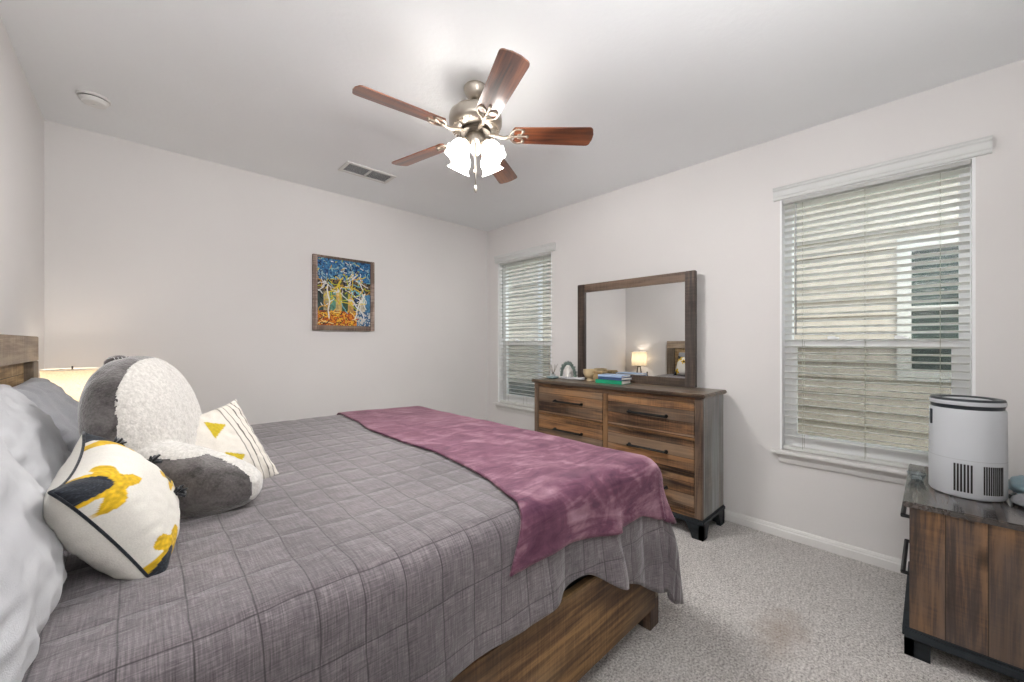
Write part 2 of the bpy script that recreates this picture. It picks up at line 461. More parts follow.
def tube(pts, r, seg=8, bm=None, caps=True):
    bm = bm or bmesh.new(); pts = [Vector(p) for p in pts]; rings = []
    up = None
    for i, p in enumerate(pts):
        a = pts[max(0, i - 1)]; b = pts[min(len(pts) - 1, i + 1)]
        t = (b - a).normalized()
        if up is None: up = Vector((0, 0, 1)) if abs(t.z) < 0.9 else Vector((1, 0, 0))
        s = t.cross(up).normalized(); up = s.cross(t).normalized()
        rr = r[i] if isinstance(r, (list, tuple)) else r
        rings.append([bm.verts.new(p + (s * cos(2 * pi * k / seg) + up * sin(2 * pi * k / seg)) * rr) for k in range(seg)])
    for j in range(len(rings) - 1):
        for i in range(seg):
            k = (i + 1) % seg
            bm.faces.new((rings[j][i], rings[j][k], rings[j + 1][k], rings[j + 1][i]))
    if caps: bm.faces.new(list(reversed(rings[0]))); bm.faces.new(rings[-1])
    return bm
def smoothpath(pts, n=8):
    pts = [Vector(p) for p in pts]; P = [pts[0]] + pts + [pts[-1]]; out = []
    for i in range(1, len(P) - 2):
        for k in range(n):
            t = k / n; a, b, c, d = P[i - 1], P[i], P[i + 1], P[i + 2]
            out.append(0.5 * ((2 * b) + (c - a) * t + (2 * a - 5 * b + 4 * c - d) * t * t + (3 * b - a - 3 * c + d) * t ** 3))
    out.append(pts[-1]); return out
def prism(poly, z0, z1, mat=Matrix.Identity(4), bm=None):
    """extrude a 2-D polygon (x,y) from z0 to z1"""
    bm = bm or bmesh.new()
    lo = [bm.verts.new(mat @ Vector((x, y, z0))) for x, y in poly]; hi = [bm.verts.new(mat @ Vector((x, y, z1))) for x, y in poly]
    n = len(poly)
    bm.faces.new(list(reversed(lo))); bm.faces.new(hi)
    for i in range(n): bm.faces.new((lo[i], lo[(i + 1) % n], hi[(i + 1) % n], hi[i]))
    return bm
def lerp(a, b, t): return a + (b - a) * t
def sstep(a, b, x):
    t = min(1, max(0, (x - a) / (b - a))); return t * t * (3 - 2 * t)
def interp(tab, x):
    if x <= tab[0][0]: return tab[0][1]
    for (a, va), (b, vb) in zip(tab, tab[1:]):
        if x <= b:
            t = (x - a) / (b - a); t = t * t * (3 - 2 * t); return va + (vb - va) * t
    return tab[-1][1]
def nz(x, y, z=0.0): return mnoise.noise(Vector((x, y, z)))

# ------------------------------------------------------------------ room shell
def wall_with_holes(name, x0, x1, ya, yb, z0, z1, holes):
    """wall slab of constant X thickness, holes = (y0,y1,z0,z1)"""
    bs = []; y = ya
    for (h0, h1, q0, q1) in sorted(holes):
        bs.append((x0, x1, y, h0, z0, z1)); bs.append((x0, x1, h0, h1, z0, q0)); bs.append((x0, x1, h0, h1, q1, z1)); y = h1
    bs.append((x0, x1, y, yb, z0, z1))
    return obj(name, B(*bs), M['wall'])
WZ0, WZ1 = 0.600, 2.318
WINS = [(2.772, 3.646), (-0.168, 0.706)]
struct(wall_with_holes('wall_right', XW, XW + 0.14, YF - 0.12, YB + 0.12, 0, CH, [(a, b, WZ0, WZ1) for a, b in WINS]))
struct(obj('wall_back', B((XL - 0.12, XW, YB, YB + 0.12, 0, CH)), M['wall']))
struct(obj('wall_left', B((XL - 0.12, XL, YF - 0.12, YB, 0, CH)), M['wall']))
struct(obj('wall_front', B((XL, XW, YF - 0.12, YF, 0, CH)), M['wall']))
struct(obj('floor', B((XL - 0.12, XW + 0.14, YF - 0.12, YB + 0.12, -0.1, 0)), M['carpet']))
struct(obj('ceiling', B((XL - 0.12, XW + 0.14, YF - 0.12, YB + 0.12, CH, CH + 0.1)), M['ceiling']))

def baseboard(name, p0, p1, inward):
    prof = [(0, 0), (0.014, 0), (0.014, 0.048), (0.010, 0.054), (0.010, 0.062), (0.005, 0.074), (0, 0.076)]
    d = Vector(p1) - Vector(p0); L = d.length; t = d.normalized(); n = Vector(inward)
    bm = bmesh.new()
    A = [bm.verts.new(Vector(p0) + n * a + Vector((0, 0, b))) for a, b in prof]
    C = [bm.verts.new(Vector(p1) + n * a + Vector((0, 0, b))) for a, b in prof]
    for i in range(len(prof)): bm.faces.new((A[i], A[(i + 1) % len(prof)], C[(i + 1) % len(prof)], C[i]))
    bm.faces.new(A); bm.faces.new(list(reversed(C)))
    return struct(obj(name, bm, M['trim']))
baseboard('baseboard_right', (XW, YF, 0), (XW, YB, 0), (-1, 0, 0))
baseboard('baseboard_back', (XL + 0.014, YB, 0), (XW - 0.014, YB, 0), (0, -1, 0))
baseboard('baseboard_left', (XL, YF, 0), (XL, YB, 0), (1, 0, 0))
baseboard('baseboard_front', (XL + 0.014, YF, 0), (XW - 0.014, YF, 0), (0, 1, 0))

# ------------------------------------------------------------------ windows
def build_window(n, y0, y1):
    w = struct(thing('window_%d' % n, '', '')); del w['label']; del w['category']
    z0, z1 = WZ0, WZ1
    X0, X1 = XW + 0.075, XW + 0.135
    fw = 0.055
    obj('window_frame', B((X0, X1, y0, y0 + fw, z0, z1), (X0, X1, y1 - fw, y1, z0, z1), (X0, X1, y0 + fw, y1 - fw, z1 - fw, z1), (X0, X1, y0 + fw, y1 - fw, z0, z0 + 0.07), bevel=0.003), M['vinyl'], w)
    # jamb liners (drywall return lined in white)
    t = 0.012
    obj('jamb_liner', B((XW - 0.001, X0, y0, y0 + t, z0, z1), (XW - 0.001, X0, y1 - t, y1, z0, z1), (XW - 0.001, X0, y0 + t, y1 - t, z1 - t, z1)), M['vinyl'], w)
    zm = 1.325
    obj('meeting_rail', B((X0 - 0.012, X0 + 0.03, y0 + fw, y1 - fw, zm - 0.022, zm + 0.03), bevel=0.003), M['vinyl'], w)
    s = 0.028
    obj('lower_sash', B((X0 - 0.008, X0 + 0.024, y0 + fw, y0 + fw + s, z0 + 0.07, zm - 0.022), (X0 - 0.008, X0 + 0.024, y1 - fw - s, y1 - fw, z0 + 0.07, zm - 0.022),
        (X0 - 0.008, X0 + 0.024, y0 + fw + s, y1 - fw - s, z0 + 0.07, z0 + 0.105), bevel=0.002), M['vinyl'], w)
    for yy in (y0 + 0.28, y1 - 0.28):
        obj('sash_lock', B((X0 - 0.022, X0 - 0.002, yy - 0.03, yy + 0.03, zm + 0.03, zm + 0.042), (X0 - 0.02, X0 - 0.008, yy - 0.008, yy + 0.03, zm + 0.042, zm + 0.05), bevel=0.002), M['vinyl'], w)
    obj('pane', B((X0 + 0.034, X0 + 0.038, y0 + fw, y1 - fw, zm, z1 - fw)), M['glass'], w)
    obj('pane', B((X0 + 0.006, X0 + 0.010, y0 + fw + s, y1 - fw - s, z0 + 0.105, zm - 0.022)), M['glass'], w)
    obj('insect_screen', B((X1 - 0.004, X1 - 0.003, y0 + fw, y1 - fw, z0 + 0.07, zm)), M['screen'], w)
    # stool and apron
    st = struct(thing('trim_%d' % n, '', '')); del st['label']; del st['category']
    yo0, yo1 = y0 - 0.045, y1 + 0.045
    obj('window_sill', B((XW - 0.055, XW, yo0, yo1, z0 - 0.022, z0), (XW, X0, y0, y1, z0 - 0.022, z0), bevel=0.004), M['trim'], st)
    prof = [(XW, z0 - 0.022), (XW - 0.042, z0 - 0.022), (XW - 0.036, z0 - 0.034), (XW - 0.020, z0 - 0.052), (XW - 0.018, z0 - 0.064), (XW - 0.014, z0 - 0.082), (XW, z0 - 0.082)]
    bm = bmesh.new()
    A = [bm.verts.new((x, y0 - 0.006, z)) for x, z in prof]; C = [bm.verts.new((x, y1 + 0.006, z)) for x, z in prof]
    for i in range(len(prof)): bm.faces.new((A[i], A[(i + 1) % len(prof)], C[(i + 1) % len(prof)], C[i]))
    bm.faces.new(A); bm.faces.new(list(reversed(C)))
    obj('apron', bm, M['trim'], st)
    return w
def build_blind(y0, y1, label, wand_side):
    t = thing('window_blind', label, 'blind', (XW + 0.035, (y0 + y1) / 2, WZ0 + 0.001), 0, 'faux wood blinds in the windows')
    hw = (y1 - y0) / 2 - 0.016; H = WZ1 - WZ0
    obj('headrail', B((-0.026, 0.026, -hw, hw, H - 0.034, H - 0.013), bevel=0.002), M['slat'], t)
    pitch = 0.0435; n = int((H - 0.07) / pitch)
    bm = bmesh.new()
    tilt = radians(-13)
    for i in range(n):
        z = H - 0.056 - i * pitch
        if z < 0.06: break
        pts = []
        for k in range(5):
            a = (k / 4 - 0.5) * 0.049
            crown = 0.0022 * (1 - (2 * k / 4 - 1) ** 2)
            pts.append((a, crown))
        top = [(a * cos(tilt) - c * sin(tilt), a * sin(tilt) + c) for a, c in pts]
        bot = [(a, c - 0.0028) for a, c in top]
        loop = top + bot[::-1]
        A = [bm.verts.new((x, -hw + 0.002, z + q)) for x, q in loop]; C = [bm.verts.new((x, hw - 0.002, z + q)) for x, q in loop]
        for j in range(len(loop)): bm.faces.new((A[j], A[(j + 1) % len(loop)], C[(j + 1) % len(loop)], C[j]))
        bm.faces.new(A); bm.faces.new(list(reversed(C)))
    obj('slats', bm, M['slat'], t)
    obj('bottom_rail', B((-0.026, 0.026, -hw, hw, 0.004, 0.024), bevel=0.003), M['slat'], t)
    for yy in (-hw + 0.11, 0.0, hw - 0.11):
        bm = bmesh.new()
        for xx in (-0.0275, 0.0275):
            tube([(xx, yy, 0.02), (xx, yy, H - 0.05)], 0.0011, 5, bm)
        obj('ladder_cord', bm, M['cord'], t)
    ws = hw - 0.075
    obj('tilt_wand', tube([(-0.034, ws, H - 0.05), (-0.038, ws, H - 0.10), (-0.036, ws, H - 0.93)], 0.0042, 8), M['grey_plastic'], t, True)
    # valance in front, wider than the opening
    vw = (y1 - y0) / 2 + 0.035; x1 = -0.036; x0 = x1 - 0.02
    prof = [(x1, H - 0.008), (x0 + 0.004, H - 0.008), (x0 + 0.001, H), (x0 + 0.001, H + 0.008), (x0 - 0.004, H + 0.016), (x0 - 0.004, H + 0.05), (x0 - 0.012, H + 0.058), (x0 - 0.012, H + 0.066), (x0 - 0.018, H + 0.074), (x1, H + 0.074)]
    bm = bmesh.new()
    A = [bm.verts.new((x, -vw - 0.02, z)) for x, z in prof]; C = [bm.verts.new((x, vw, z)) for x, z in prof]
    for i in range(len(prof)): bm.faces.new((A[i], A[(i + 1) % len(prof)], C[(i + 1) % len(prof)], C[i]))
    bm.faces.new(A); bm.faces.new(list(reversed(C)))
    obj('valance', bm, M['valance'], t)
    return t
build_window(1, *WINS[0]); build_window(2, *WINS[1])
build_blind(*WINS[0], 'white slatted blind in the far window between the room corner and the dresser mirror', 1)
build_blind(*WINS[1], 'white slatted blind in the large near window beside the air purifier', 1)

# ------------------------------------------------------------------ outside
struct(obj('ground', B((XW + 0.14, 14, -9, 16, -0.35, -0.20)), M['gravel']))
nh = thing('neighbor_house', 'cream lap-sided neighbouring house seen through the blinds', 'house', (5.5, 2.2, -0.20))
def lap_siding(y0, y1, z0, z1, hy0, hy1, hz0, hz1):
    bm = bmesh.new(); rev = 0.165; z = z0
    def course(a, b, z, zt):
        vs = [(0.0, z), (-0.030, z), (-0.006, zt), (0.0, zt)]
        A = [bm.verts.new((x, a, q)) for x, q in vs]; C = [bm.verts.new((x, b, q)) for x, q in vs]
        for i in range(4): bm.faces.new((A[i], A[(i + 1) % 4], C[(i + 1) % 4], C[i]))
    while z < z1:
        zt = z + rev
        if zt > hz0 and z < hz1: course(y0, hy0, z, zt); course(hy1, y1, z, zt)
        else: course(y0, y1, z, zt)
        z = zt
    return bm
hy0, hy1, hz0, hz1 = -0.95 - 2.2, 0.22 - 2.2, 1.16, 2.56
obj('siding', lap_siding(-8, 9, 0, 3.63, hy0, hy1, hz0, hz1), M['siding'], nh)
obj('wall_core', B((0.0, 0.2, -8, hy0, 0, 3.63), (0, 0.2, hy1, 9, 0, 3.63), (0, 0.2, hy0, hy1, 0, hz0), (0, 0.2, hy0, hy1, hz1, 3.63)), M['siding'], nh)
obj('roof', prism([(-0.45, 3.6), (-0.45, 3.72), (4.0, 5.6), (4.0, 5.4), (0.2, 3.66)], -8.3, 9.3, Matrix(((1, 0, 0, 0), (0, 0, 1, 0), (0, 1, 0, 0), (0, 0, 0, 1)))), M['roof'], nh)
wf = obj('window', B((-0.035, 0.1, hy0, hy0 + 0.07, hz0, hz1), (-0.035, 0.1, hy1 - 0.10, hy1, hz0, hz1), (-0.035, 0.1, hy0 + 0.07, hy1 - 0.10, hz0, hz0 + 0.10), (-0.035, 0.1, hy0 + 0.07, hy1 - 0.10, hz1 - 0.10, hz1),
    (-0.02, 0.06, hy0 + 0.07, hy1 - 0.10, 1.84, 1.89)), M['ext_trim'], nh)
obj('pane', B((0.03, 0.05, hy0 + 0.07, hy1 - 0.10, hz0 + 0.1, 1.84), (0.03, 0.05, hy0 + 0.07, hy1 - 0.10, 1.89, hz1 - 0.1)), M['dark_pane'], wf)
obj('downspout', B((-0.09, -0.024, 4.95 - 2.2, 5.02 - 2.2, 0.02, 3.6), (-0.16, -0.09, 4.95 - 2.2, 5.02 - 2.2, 0.02, 0.1), bevel=0.006), M['grey_plastic'], nh)
ac = thing('air_conditioner', 'dark outdoor air conditioner unit standing at the foot of the neighbouring house', 'air conditioner', (5.0, 5.35, -0.20))
obj('pad', B((-0.42, 0.42, -0.45, 0.45, 0, 0.08), bevel=0.01), M['grey_plastic'], ac)
bs = [(-0.36, 0.36, -0.38, 0.38, 0.08, 0.14), (-0.36, 0.36, -0.38, 0.38, 0.70, 0.76)]
for i in range(16):
    z = 0.15 + i * 0.0345; bs.append((-0.355, 0.355, -0.375, 0.375, z, z + 0.018))
bs += [(sx * 0.345 - 0.015, sx * 0.345 + 0.015, sy * 0.365 - 0.015, sy * 0.365 + 0.015, 0.14, 0.70) for sx in (-1, 1) for sy in (-1, 1)]
bs.append((-0.33, 0.33, -0.35, 0.35, 0.14, 0.70))
obj('casing', B(*bs), M['unit'], ac)
obj('fan_grille', lathe([(0.05, 0.765), (0.28, 0.775), (0.30, 0.76)], 24), M['black'], ac)

# ------------------------------------------------------------------ dresser
def bar_handle(parent, p, along, out, L):
    """black bar pull: p centre of drawer face, along & out unit vectors"""
    p = Vector(p); a = Vector(along); o = Vector(out)
    bm = bmesh.new()
    tube([p - a * L / 2 + o * 0.026, p + a * L / 2 + o * 0.026], 0.0085, 4, bm)
    for s in (-1, 1):
        q = p + a * s * (L / 2 - 0.004)
        tube([q + o * 0.0005, q + o * 0.033], 0.0085, 8, bm)
        tube([q - o * 0.0 + o * 0.0005, q + o * 0.005], 0.014, 10, bm)
    return obj('handle', bm, M['black'], parent, True, 40)

DX0, DX1, DY0, DY1, DZ = 2.745, 3.135, 1.045, 2.595, 0.985
d = thing('dresser', 'rustic brown six-drawer dresser with black bar pulls against the window wall', 'dresser', ((DX0 + DX1) / 2, (DY0 + DY1) / 2, 0))
cx, cy = d.location.x, d.location.y
def L(x0, x1, y0, y1, z0, z1): return (x0 - cx, x1 - cx, y0 - cy, y1 - cy, z0, z1)
obj('top', B(L(DX0 - 0.022, DX1 + 0.01, DY0 - 0.022, DY1 + 0.022, DZ - 0.028, DZ), bevel=0.006), M['dr_top'], d)
zb = 0.135
for (a, b) in ((DY0, DY0 + 0.02), (DY1 - 0.02, DY1)):
    obj('side_panel', B(L(DX0 + 0.025, DX1, a, b, zb, DZ - 0.028)), M['dr_side'], d)
obj('back_panel', B(L(DX1 - 0.012, DX1 - 0.002, DY0 + 0.02, DY1 - 0.02, zb, DZ - 0.028)), M['dr_side'], d)
sw = 0.052
for (a, b) in ((DY0, DY0 + sw), (DY1 - sw, DY1)):
    obj('stile', B(L(DX0, DX0 + 0.03, a, b, zb, DZ - 0.028), bevel=0.002), M['dr_stile'], d)
ym = (DY0 + DY1) / 2 - 0.012
obj('center_stile', B(L(DX0 + 0.003, DX0 + 0.03, ym - 0.022, ym + 0.022, zb + 0.03, DZ - 0.06), bevel=0.002), M['dr_center'], d)
obj('top_rail', B(L(DX0 + 0.002, DX0 + 0.03, DY0 + sw, DY1 - sw, DZ - 0.065, DZ - 0.028)), M['dr_frame'], d)
obj('bottom_rail', B(L(DX0 + 0.002, DX0 + 0.03, DY0 + sw, DY1 - sw, zb, zb + 0.035)), M['dr_frame'], d)
zr0, zr1 = zb + 0.035, DZ - 0.065
rh = (zr1 - zr0) / 3
for k in (1, 2):
    obj('cross_rail', B(L(DX0 + 0.004, DX0 + 0.03, DY0 + sw, ym - 0.022, zr0 + rh * k - 0.009, zr0 + rh * k + 0.009), L(DX0 + 0.004, DX0 + 0.03, ym + 0.022, DY1 - sw, zr0 + rh * k - 0.009, zr0 + rh * k + 0.009)), M['dr_frame'], d)
for (a, b) in ((DY0 + sw, ym - 0.022), (ym + 0.022, DY1 - sw)):
    for k in range(3):
        z0 = zr0 + rh * k + (0.009 if k else 0) + 0.004; z1 = zr0 + rh * (k + 1) - (0.009 if k < 2 else 0) - 0.004
        dr = obj('drawer', B(L(DX0 + 0.001, DX0 + 0.02, a + 0.004, b - 0.004, z0, z1), L(DX0 + 0.02, DX1 - 0.03, a + 0.02, b - 0.02, z0 + 0.02, z1 - 0.03), bevel=0.002), M['dr_face'], d)
        bar_handle(dr, (DX0 + 0.001 - cx, (a + b) / 2 - cy, (z0 + z1) / 2 + 0.005), (0, 1, 0), (-1, 0, 0), 0.30 if a < ym - 0.2 and b < ym else 0.30)
def bracket_base(parent, x0, x1, y0, y1, h, mat, foot=0.12, plate=0.035, square=False):
    """black plinth with cut-out bracket feet, local coordinates"""
    bs = [(x0, x1, y0, y1, h - plate, h)]
    obj('base_plate', B(*bs, bevel=0.008), mat, parent)
    for sx in (0, 1):
        for sy in (0, 1):
            bm = bmesh.new()
            fx = (lambda t: x0 + 0.006 + t) if not sx else (lambda t: x1 - 0.006 - t)
            fy = (lambda t: y0 + 0.006 + t) if not sy else (lambda t: y1 - 0.006 - t)
            ft = foot
            # along y
            poly = [(0, 0), (ft, 0), (ft, h * 0.3), (ft, h - plate), (0, h - plate)] if square else [(0, 0), (ft * 0.62, 0), (ft * 0.72, h * 0.3), (ft, h - plate), (0, h - plate)]
            for axis in ('y', 'x'):
                vs0, vs1 = [], []
                for (s, z) in poly:
                    if axis == 'y': vs0.append(bm.verts.new((fx(0), fy(s), z))); vs1.append(bm.verts.new((fx(0.03), fy(s), z)))
                    else: vs0.append(bm.verts.new((fx(s), fy(0), z))); vs1.append(bm.verts.new((fx(s), fy(0.03), z)))
                bm.faces.new(vs0); bm.faces.new(list(reversed(vs1)))
                for i in range(5): bm.faces.new((vs0[i], vs1[i], vs1[(i + 1) % 5], vs0[(i + 1) % 5]))
            obj('foot', bm, mat, parent)
bracket_base(d, DX0 - 0.012 - cx, DX1 + 0.012 - cx, DY0 - 0.012 - cy, DY1 + 0.012 - cy, zb, M['blackwood'])

# mirror standing on the dresser
MX = 3.10; my0, my1, mz0, mz1 = 1.230, 2.335, DZ, 1.888
mr = thing('dresser_mirror', 'rectangular mirror in a dark brown wood frame standing on the dresser', 'mirror', (MX, (my0 + my1) / 2, DZ), radians(0.42))
mc = (my0 + my1) / 2; hw = (my1 - my0) / 2; fh = mz1 - DZ
fwid = 0.076
for s in (-1, 1):
    obj('frame_stile', B((-0.022, 0.022, min(s * hw, s * (hw - fwid)), max(s * hw, s * (hw - fwid)), 0, fh), bevel=0.004), M['mirror_f'], mr)
obj('frame_rail', B((-0.016, 0.02, -hw + fwid, hw - fwid, fh - fwid, fh), bevel=0.003), M['mirror_h'], mr)
obj('frame_rail', B((-0.012, 0.02, -hw + fwid, hw - fwid, 0, 0.068), bevel=0.003), M['mirror_h'], mr)
obj('mirror_glass', B((0.000, 0.006, -hw + fwid - 0.004, hw - fwid + 0.004, 0.064, fh - fwid + 0.004)), M['mirror'], mr)
obj('backing', B((0.007, 0.018, -hw + fwid, hw - fwid, 0.068, fh - fwid)), M['mirror_f'], mr)

# ------------------------------------------------------------------ nightstand at the right with the purifier
NX0, NX1, NY0, NY1, NZ = 2.385, 3.12, -0.395, 0.058, 0.655
ns = thing('nightstand', 'dark plank-sided nightstand with black bar pulls under the white air purifier', 'nightstand', ((NX0 + NX1) / 2, (NY0 + NY1) / 2, 0))
nx, ny = ns.location.x, ns.location.y
def N(x0, x1, y0, y1, z0, z1): return (x0 - nx, x1 - nx, y0 - ny, y1 - ny, z0, z1)
obj('top', B(N(NX0 - 0.012, NX1 + 0.012, NY0, NY1 + 0.02, NZ - 0.024, NZ), bevel=0.004), M['ch_top'], ns)
nb = 0.118
for (a, b) in ((NX0, NX0 + 0.02), (NX1 - 0.02, NX1)):
    obj('side_panel', B(N(a, b, NY0 + 0.005, NY1, nb, NZ - 0.024)), M['ch_side'], ns)
obj('back_panel', B(N(NX0 + 0.02, NX1 - 0.02, NY0 + 0.005, NY0 + 0.015, nb, NZ - 0.024)), M['ch_side'], ns)
obj('drawer_divider', B(N(NX0 + 0.02, NX1 - 0.02, NY1 - 0.03, NY1 - 0.002, 0.378, 0.394)), M['dr_stile'], ns)
for (z0, z1) in ((nb + 0.01, 0.374), (0.398, NZ - 0.034)):
    dr = obj('drawer', B(N(NX0 + 0.024, NX1 - 0.024, NY1 - 0.02, NY1 - 0.001, z0, z1), N(NX0 + 0.05, NX1 - 0.05, NY0 + 0.03, NY1 - 0.02, z0 + 0.02, z1 - 0.02), bevel=0.002), M['ch_top'], ns)
    bar_handle(dr, (0, NY1 - 0.001 - ny, (z0 + z1) / 2 + 0.03), (1, 0, 0), (0, 1, 0), 0.42)
bracket_base(ns, NX0 - 0.012 - nx, NX1 + 0.012 - nx, NY0 - ny, NY1 + 0.022 - ny, nb, M['blackwood'], 0.078, 0.045, True)

# air purifier
ap = thing('air_purifier', 'white round air purifier with slotted lower grilles on the nightstand', 'air purifier', (2.705, -0.115, NZ + 0.0005), radians(0))
R0 = 0.1175
obj('body', lathe([(R0 * 0.86, 0.0), (R0 * 0.95, 0.004), (R0, 0.014), (R0, 0.13), (R0 * 0.985, 0.377), (R0 * 0.96, 0.385), (0, 0.385)], 64), M['purifier'], ap, True, 35)
obj('seam', lathe([(R0 * 1.0006, 0.1665), (R0 * 1.0003, 0.1680)], 64, closed=None), M['grey_plastic'], ap, True)
obj('lid_gap', lathe([(R0 * 0.93, 0.385), (R0 * 0.945, 0.394), (R0 * 0.965, 0.402)], 48, closed=None), M['dark_plastic'], ap, True)
obj('lid', lathe([(0, 0.400), (R0 * 0.9, 0.400), (R0 * 0.975, 0.403), (R0 * 0.985, 0.412), (R0 * 0.975, 0.420)], 48), M['purifier'], ap, True, 40)
obj('top_grille', lathe([(R0 * 0.975, 0.420), (R0 * 0.95, 0.428), (R0 * 0.86, 0.430), (R0 * 0.76, 0.426), (R0 * 0.72, 0.420)], 48, closed=None), M['dark_plastic'], ap, True)
obj('control_panel', lathe([(R0 * 0.72, 0.420), (R0 * 0.6, 0.424), (0, 0.425)], 40), M['purifier'], ap, True, 40)
base_ang = atan2(0.112, -2.735)
def slots(a0, a1, n, z0, z1):
    bm = bmesh.new()
    for i in range(n):
        a = a0 + (a1 - a0) * i / (n - 1); w = abs(a1 - a0) / (n - 1) * 0.30
        vs = []
        for (aa, zz) in ((a - w, z0), (a + w, z0), (a + w, z1), (a - w, z1)):
            vs.append((aa, zz))
        o1 = [bm.verts.new(((R0 + 0.0012) * cos(q), (R0 + 0.0012) * sin(q), z)) for q, z in vs]
        o2 = [bm.verts.new(((R0 - 0.004) * cos(q), (R0 - 0.004) * sin(q), z)) for q, z in vs]
        bm.faces.new(o1); bm.faces.new(o2[::-1])
        for j in range(4): bm.faces.new((o1[j], o2[j], o2[(j + 1) % 4], o1[(j + 1) % 4]))
    return bm
obj('grille', slots(base_ang - radians(17), base_ang + radians(7), 6, 0.030, 0.150), M['slot'], ap)
obj('grille', slots(base_ang + radians(25), base_ang + radians(58), 10, 0.030, 0.150), M['slot'], ap)
am = base_ang - radians(66)
bm = tube([(R0 * 0.94 * cos(am), R0 * 0.94 * sin(am), 0.305), (R0 * 0.94 * cos(am), R0 * 0.94 * sin(am), 0.372)], 0.010, 12)
obj('carry_grip', bm, M['dark_plastic'], ap, True, 40)
# cloth and cords beside it
def blob(name, mat, rx, ry, rz, seed=0, amp=0.25, parent=None, loc=(0, 0, 0), fr=9.0):
    bm = bmesh.new(); bmesh.ops.create_icosphere(bm, subdivisions=4, radius=1.0)
    for v in bm.verts:
        n = v.co.normalized()
        k = 1 + amp * nz(n.x * 1.7 + seed, n.y * 1.7, n.z * 1.7) + 0.08 * nz(n.x * fr + seed, n.y * fr, n.z * fr)
        z = n.z * rz * k
        v.co = Vector((n.x * rx * k + loc[0], n.y * ry * k + loc[1], (z if z > 0 else z * 0.35) + loc[2]))
    zmin = min(v.co.z for v in bm.verts)
    for v in bm.verts: v.co.z -= zmin - loc[2]
    return obj(name, bm, mat, parent, True)
c1 = tag(blob('folded_cloth', M['cloth_blue'], 0.085, 0.055, 0.055, 3), 'crumpled blue-grey cloth on the nightstand right of the air purifier', 'cloth'); c1.location = (2.86, -0.30, NZ + 0.001)
c2 = tag(blob('eyeglass_case', M['cloth_grey'], 0.06, 0.05, 0.035, 5, 0.1), 'soft grey pouch lying by the right side of the air purifier', 'pouch'); c2.location = (2.665, -0.285, NZ + 0.001)
pts = [(2.80, -0.235, 0), (2.75, -0.26, 0.004), (2.70, -0.245, 0.01), (2.60, -0.27, 0.004), (2.56, -0.33, 0.003), (2.61, -0.375, 0.003), (2.74, -0.365, 0.004), (2.80, -0.33, 0.003), (2.84, -0.375, 0.002)]
cb = obj('power_cord', tube(smoothpath([(x - 2.7, y + 0.3, z + 0.004) for x, y, z in pts]), 0.0035, 8), M['cable'], None, True)
cb.location = (2.7, -0.3, NZ + 0.001); tag(cb, 'dark looped power cord on the nightstand beside the air purifier', 'cord')
gl = thing('glass_dish', 'small clear glass dish on the nightstand left of the air purifier', 'dish', (2.78, 0.042, NZ + 0.0005))
obj('bowl', lathe([(0.0, 0.0), (0.018, 0.0), (0.022, 0.004), (0.034, 0.03), (0.036, 0.036), (0.033, 0.035), (0.02, 0.008), (0.0, 0.005)], 28), M['clear'], gl, True)
obj('foil_packet', blob('foil_packet', M['white_plastic'], 0.015, 0.02, 0.012, 9).data and B((-0.014, 0.014, -0.018, 0.018, 0.006, 0.018), bevel=0.003), M['white_plastic'], gl)
for o in [o for o in bpy.data.objects if o.name.startswith('foil_packet') and o.parent is None]: bpy.data.objects.remove(o)

# ------------------------------------------------------------------ bed
BX0, BX1, BY0, BY1 = -0.365, 1.785, 0.880, 3.030
bed = thing('bed', 'rustic brown wooden bed with a tall plank headboard', 'bed', (0.7, 1.95, 0))
def Bd(x0, x1, y0, y1, z0, z1): return (x0 - 0.7, x1 - 0.7, y0 - 1.95, y1 - 1.95, z0, z1)
HT = 1.362
obj('headboard_rail', B(Bd(-0.425, BX0, BY0, BY1, HT - 0.118, HT), bevel=0.003), M['head_h'], bed)
for (a, b) in ((BY0, BY0 + 0.13), (BY1 - 0.13, BY1)):
    obj('headboard_stile', B(Bd(-0.425, BX0, a, b, 0.0, HT - 0.119), bevel=0.003), M['head_v'], bed)
obj('headboard_panel', B(Bd(-0.42, -0.395, BY0 + 0.13, BY1 - 0.13, 0.35, HT - 0.119)), M['head_p'], bed)
for (a, b) in ((BY0, BY0 + 0.032), (BY1 - 0.032, BY1)):
    obj('side_rail', B(Bd(BX0, BX1 - 0.03, a, b, 0.092, 0.43), bevel=0.004), M['bed'], bed)
obj('footboard', B(Bd(BX1 - 0.03, BX1, BY0 + 0.001, BY1 - 0.001, 0.13, 0.42), bevel=0.004), M['head_h'], bed)
for y in (BY0 + 0.002, BY1 - 0.082):
    obj('leg', B(Bd(BX1 - 0.075, BX1 + 0.006, y + 0.0, y + 0.08, 0.0, 0.135), bevel=0.003), M['dr_stile'], bed)
for i in range(11):
    x = -0.25 + i * 0.19
    obj('slat', B(Bd(x, x + 0.08, BY0 + 0.033, BY1 - 0.033, 0.24, 0.26)), M['bed'], bed)

bm = B((-0.36, 1.74, 0.925, 2.985, 0.262, 0.50), bevel=0.02)
tag(obj('box_spring', bm, M['black']), 'black box spring glimpsed in the gap under the quilt', 'box spring')
bm = B((-0.36, 1.74, 0.945, 2.965, 0.502, 0.745), bevel=0.05, seg=4)
tag(obj('mattress', bm, M['mattress'], None, True, 50), 'thick mattress under the grey quilt on the bed', 'mattress')

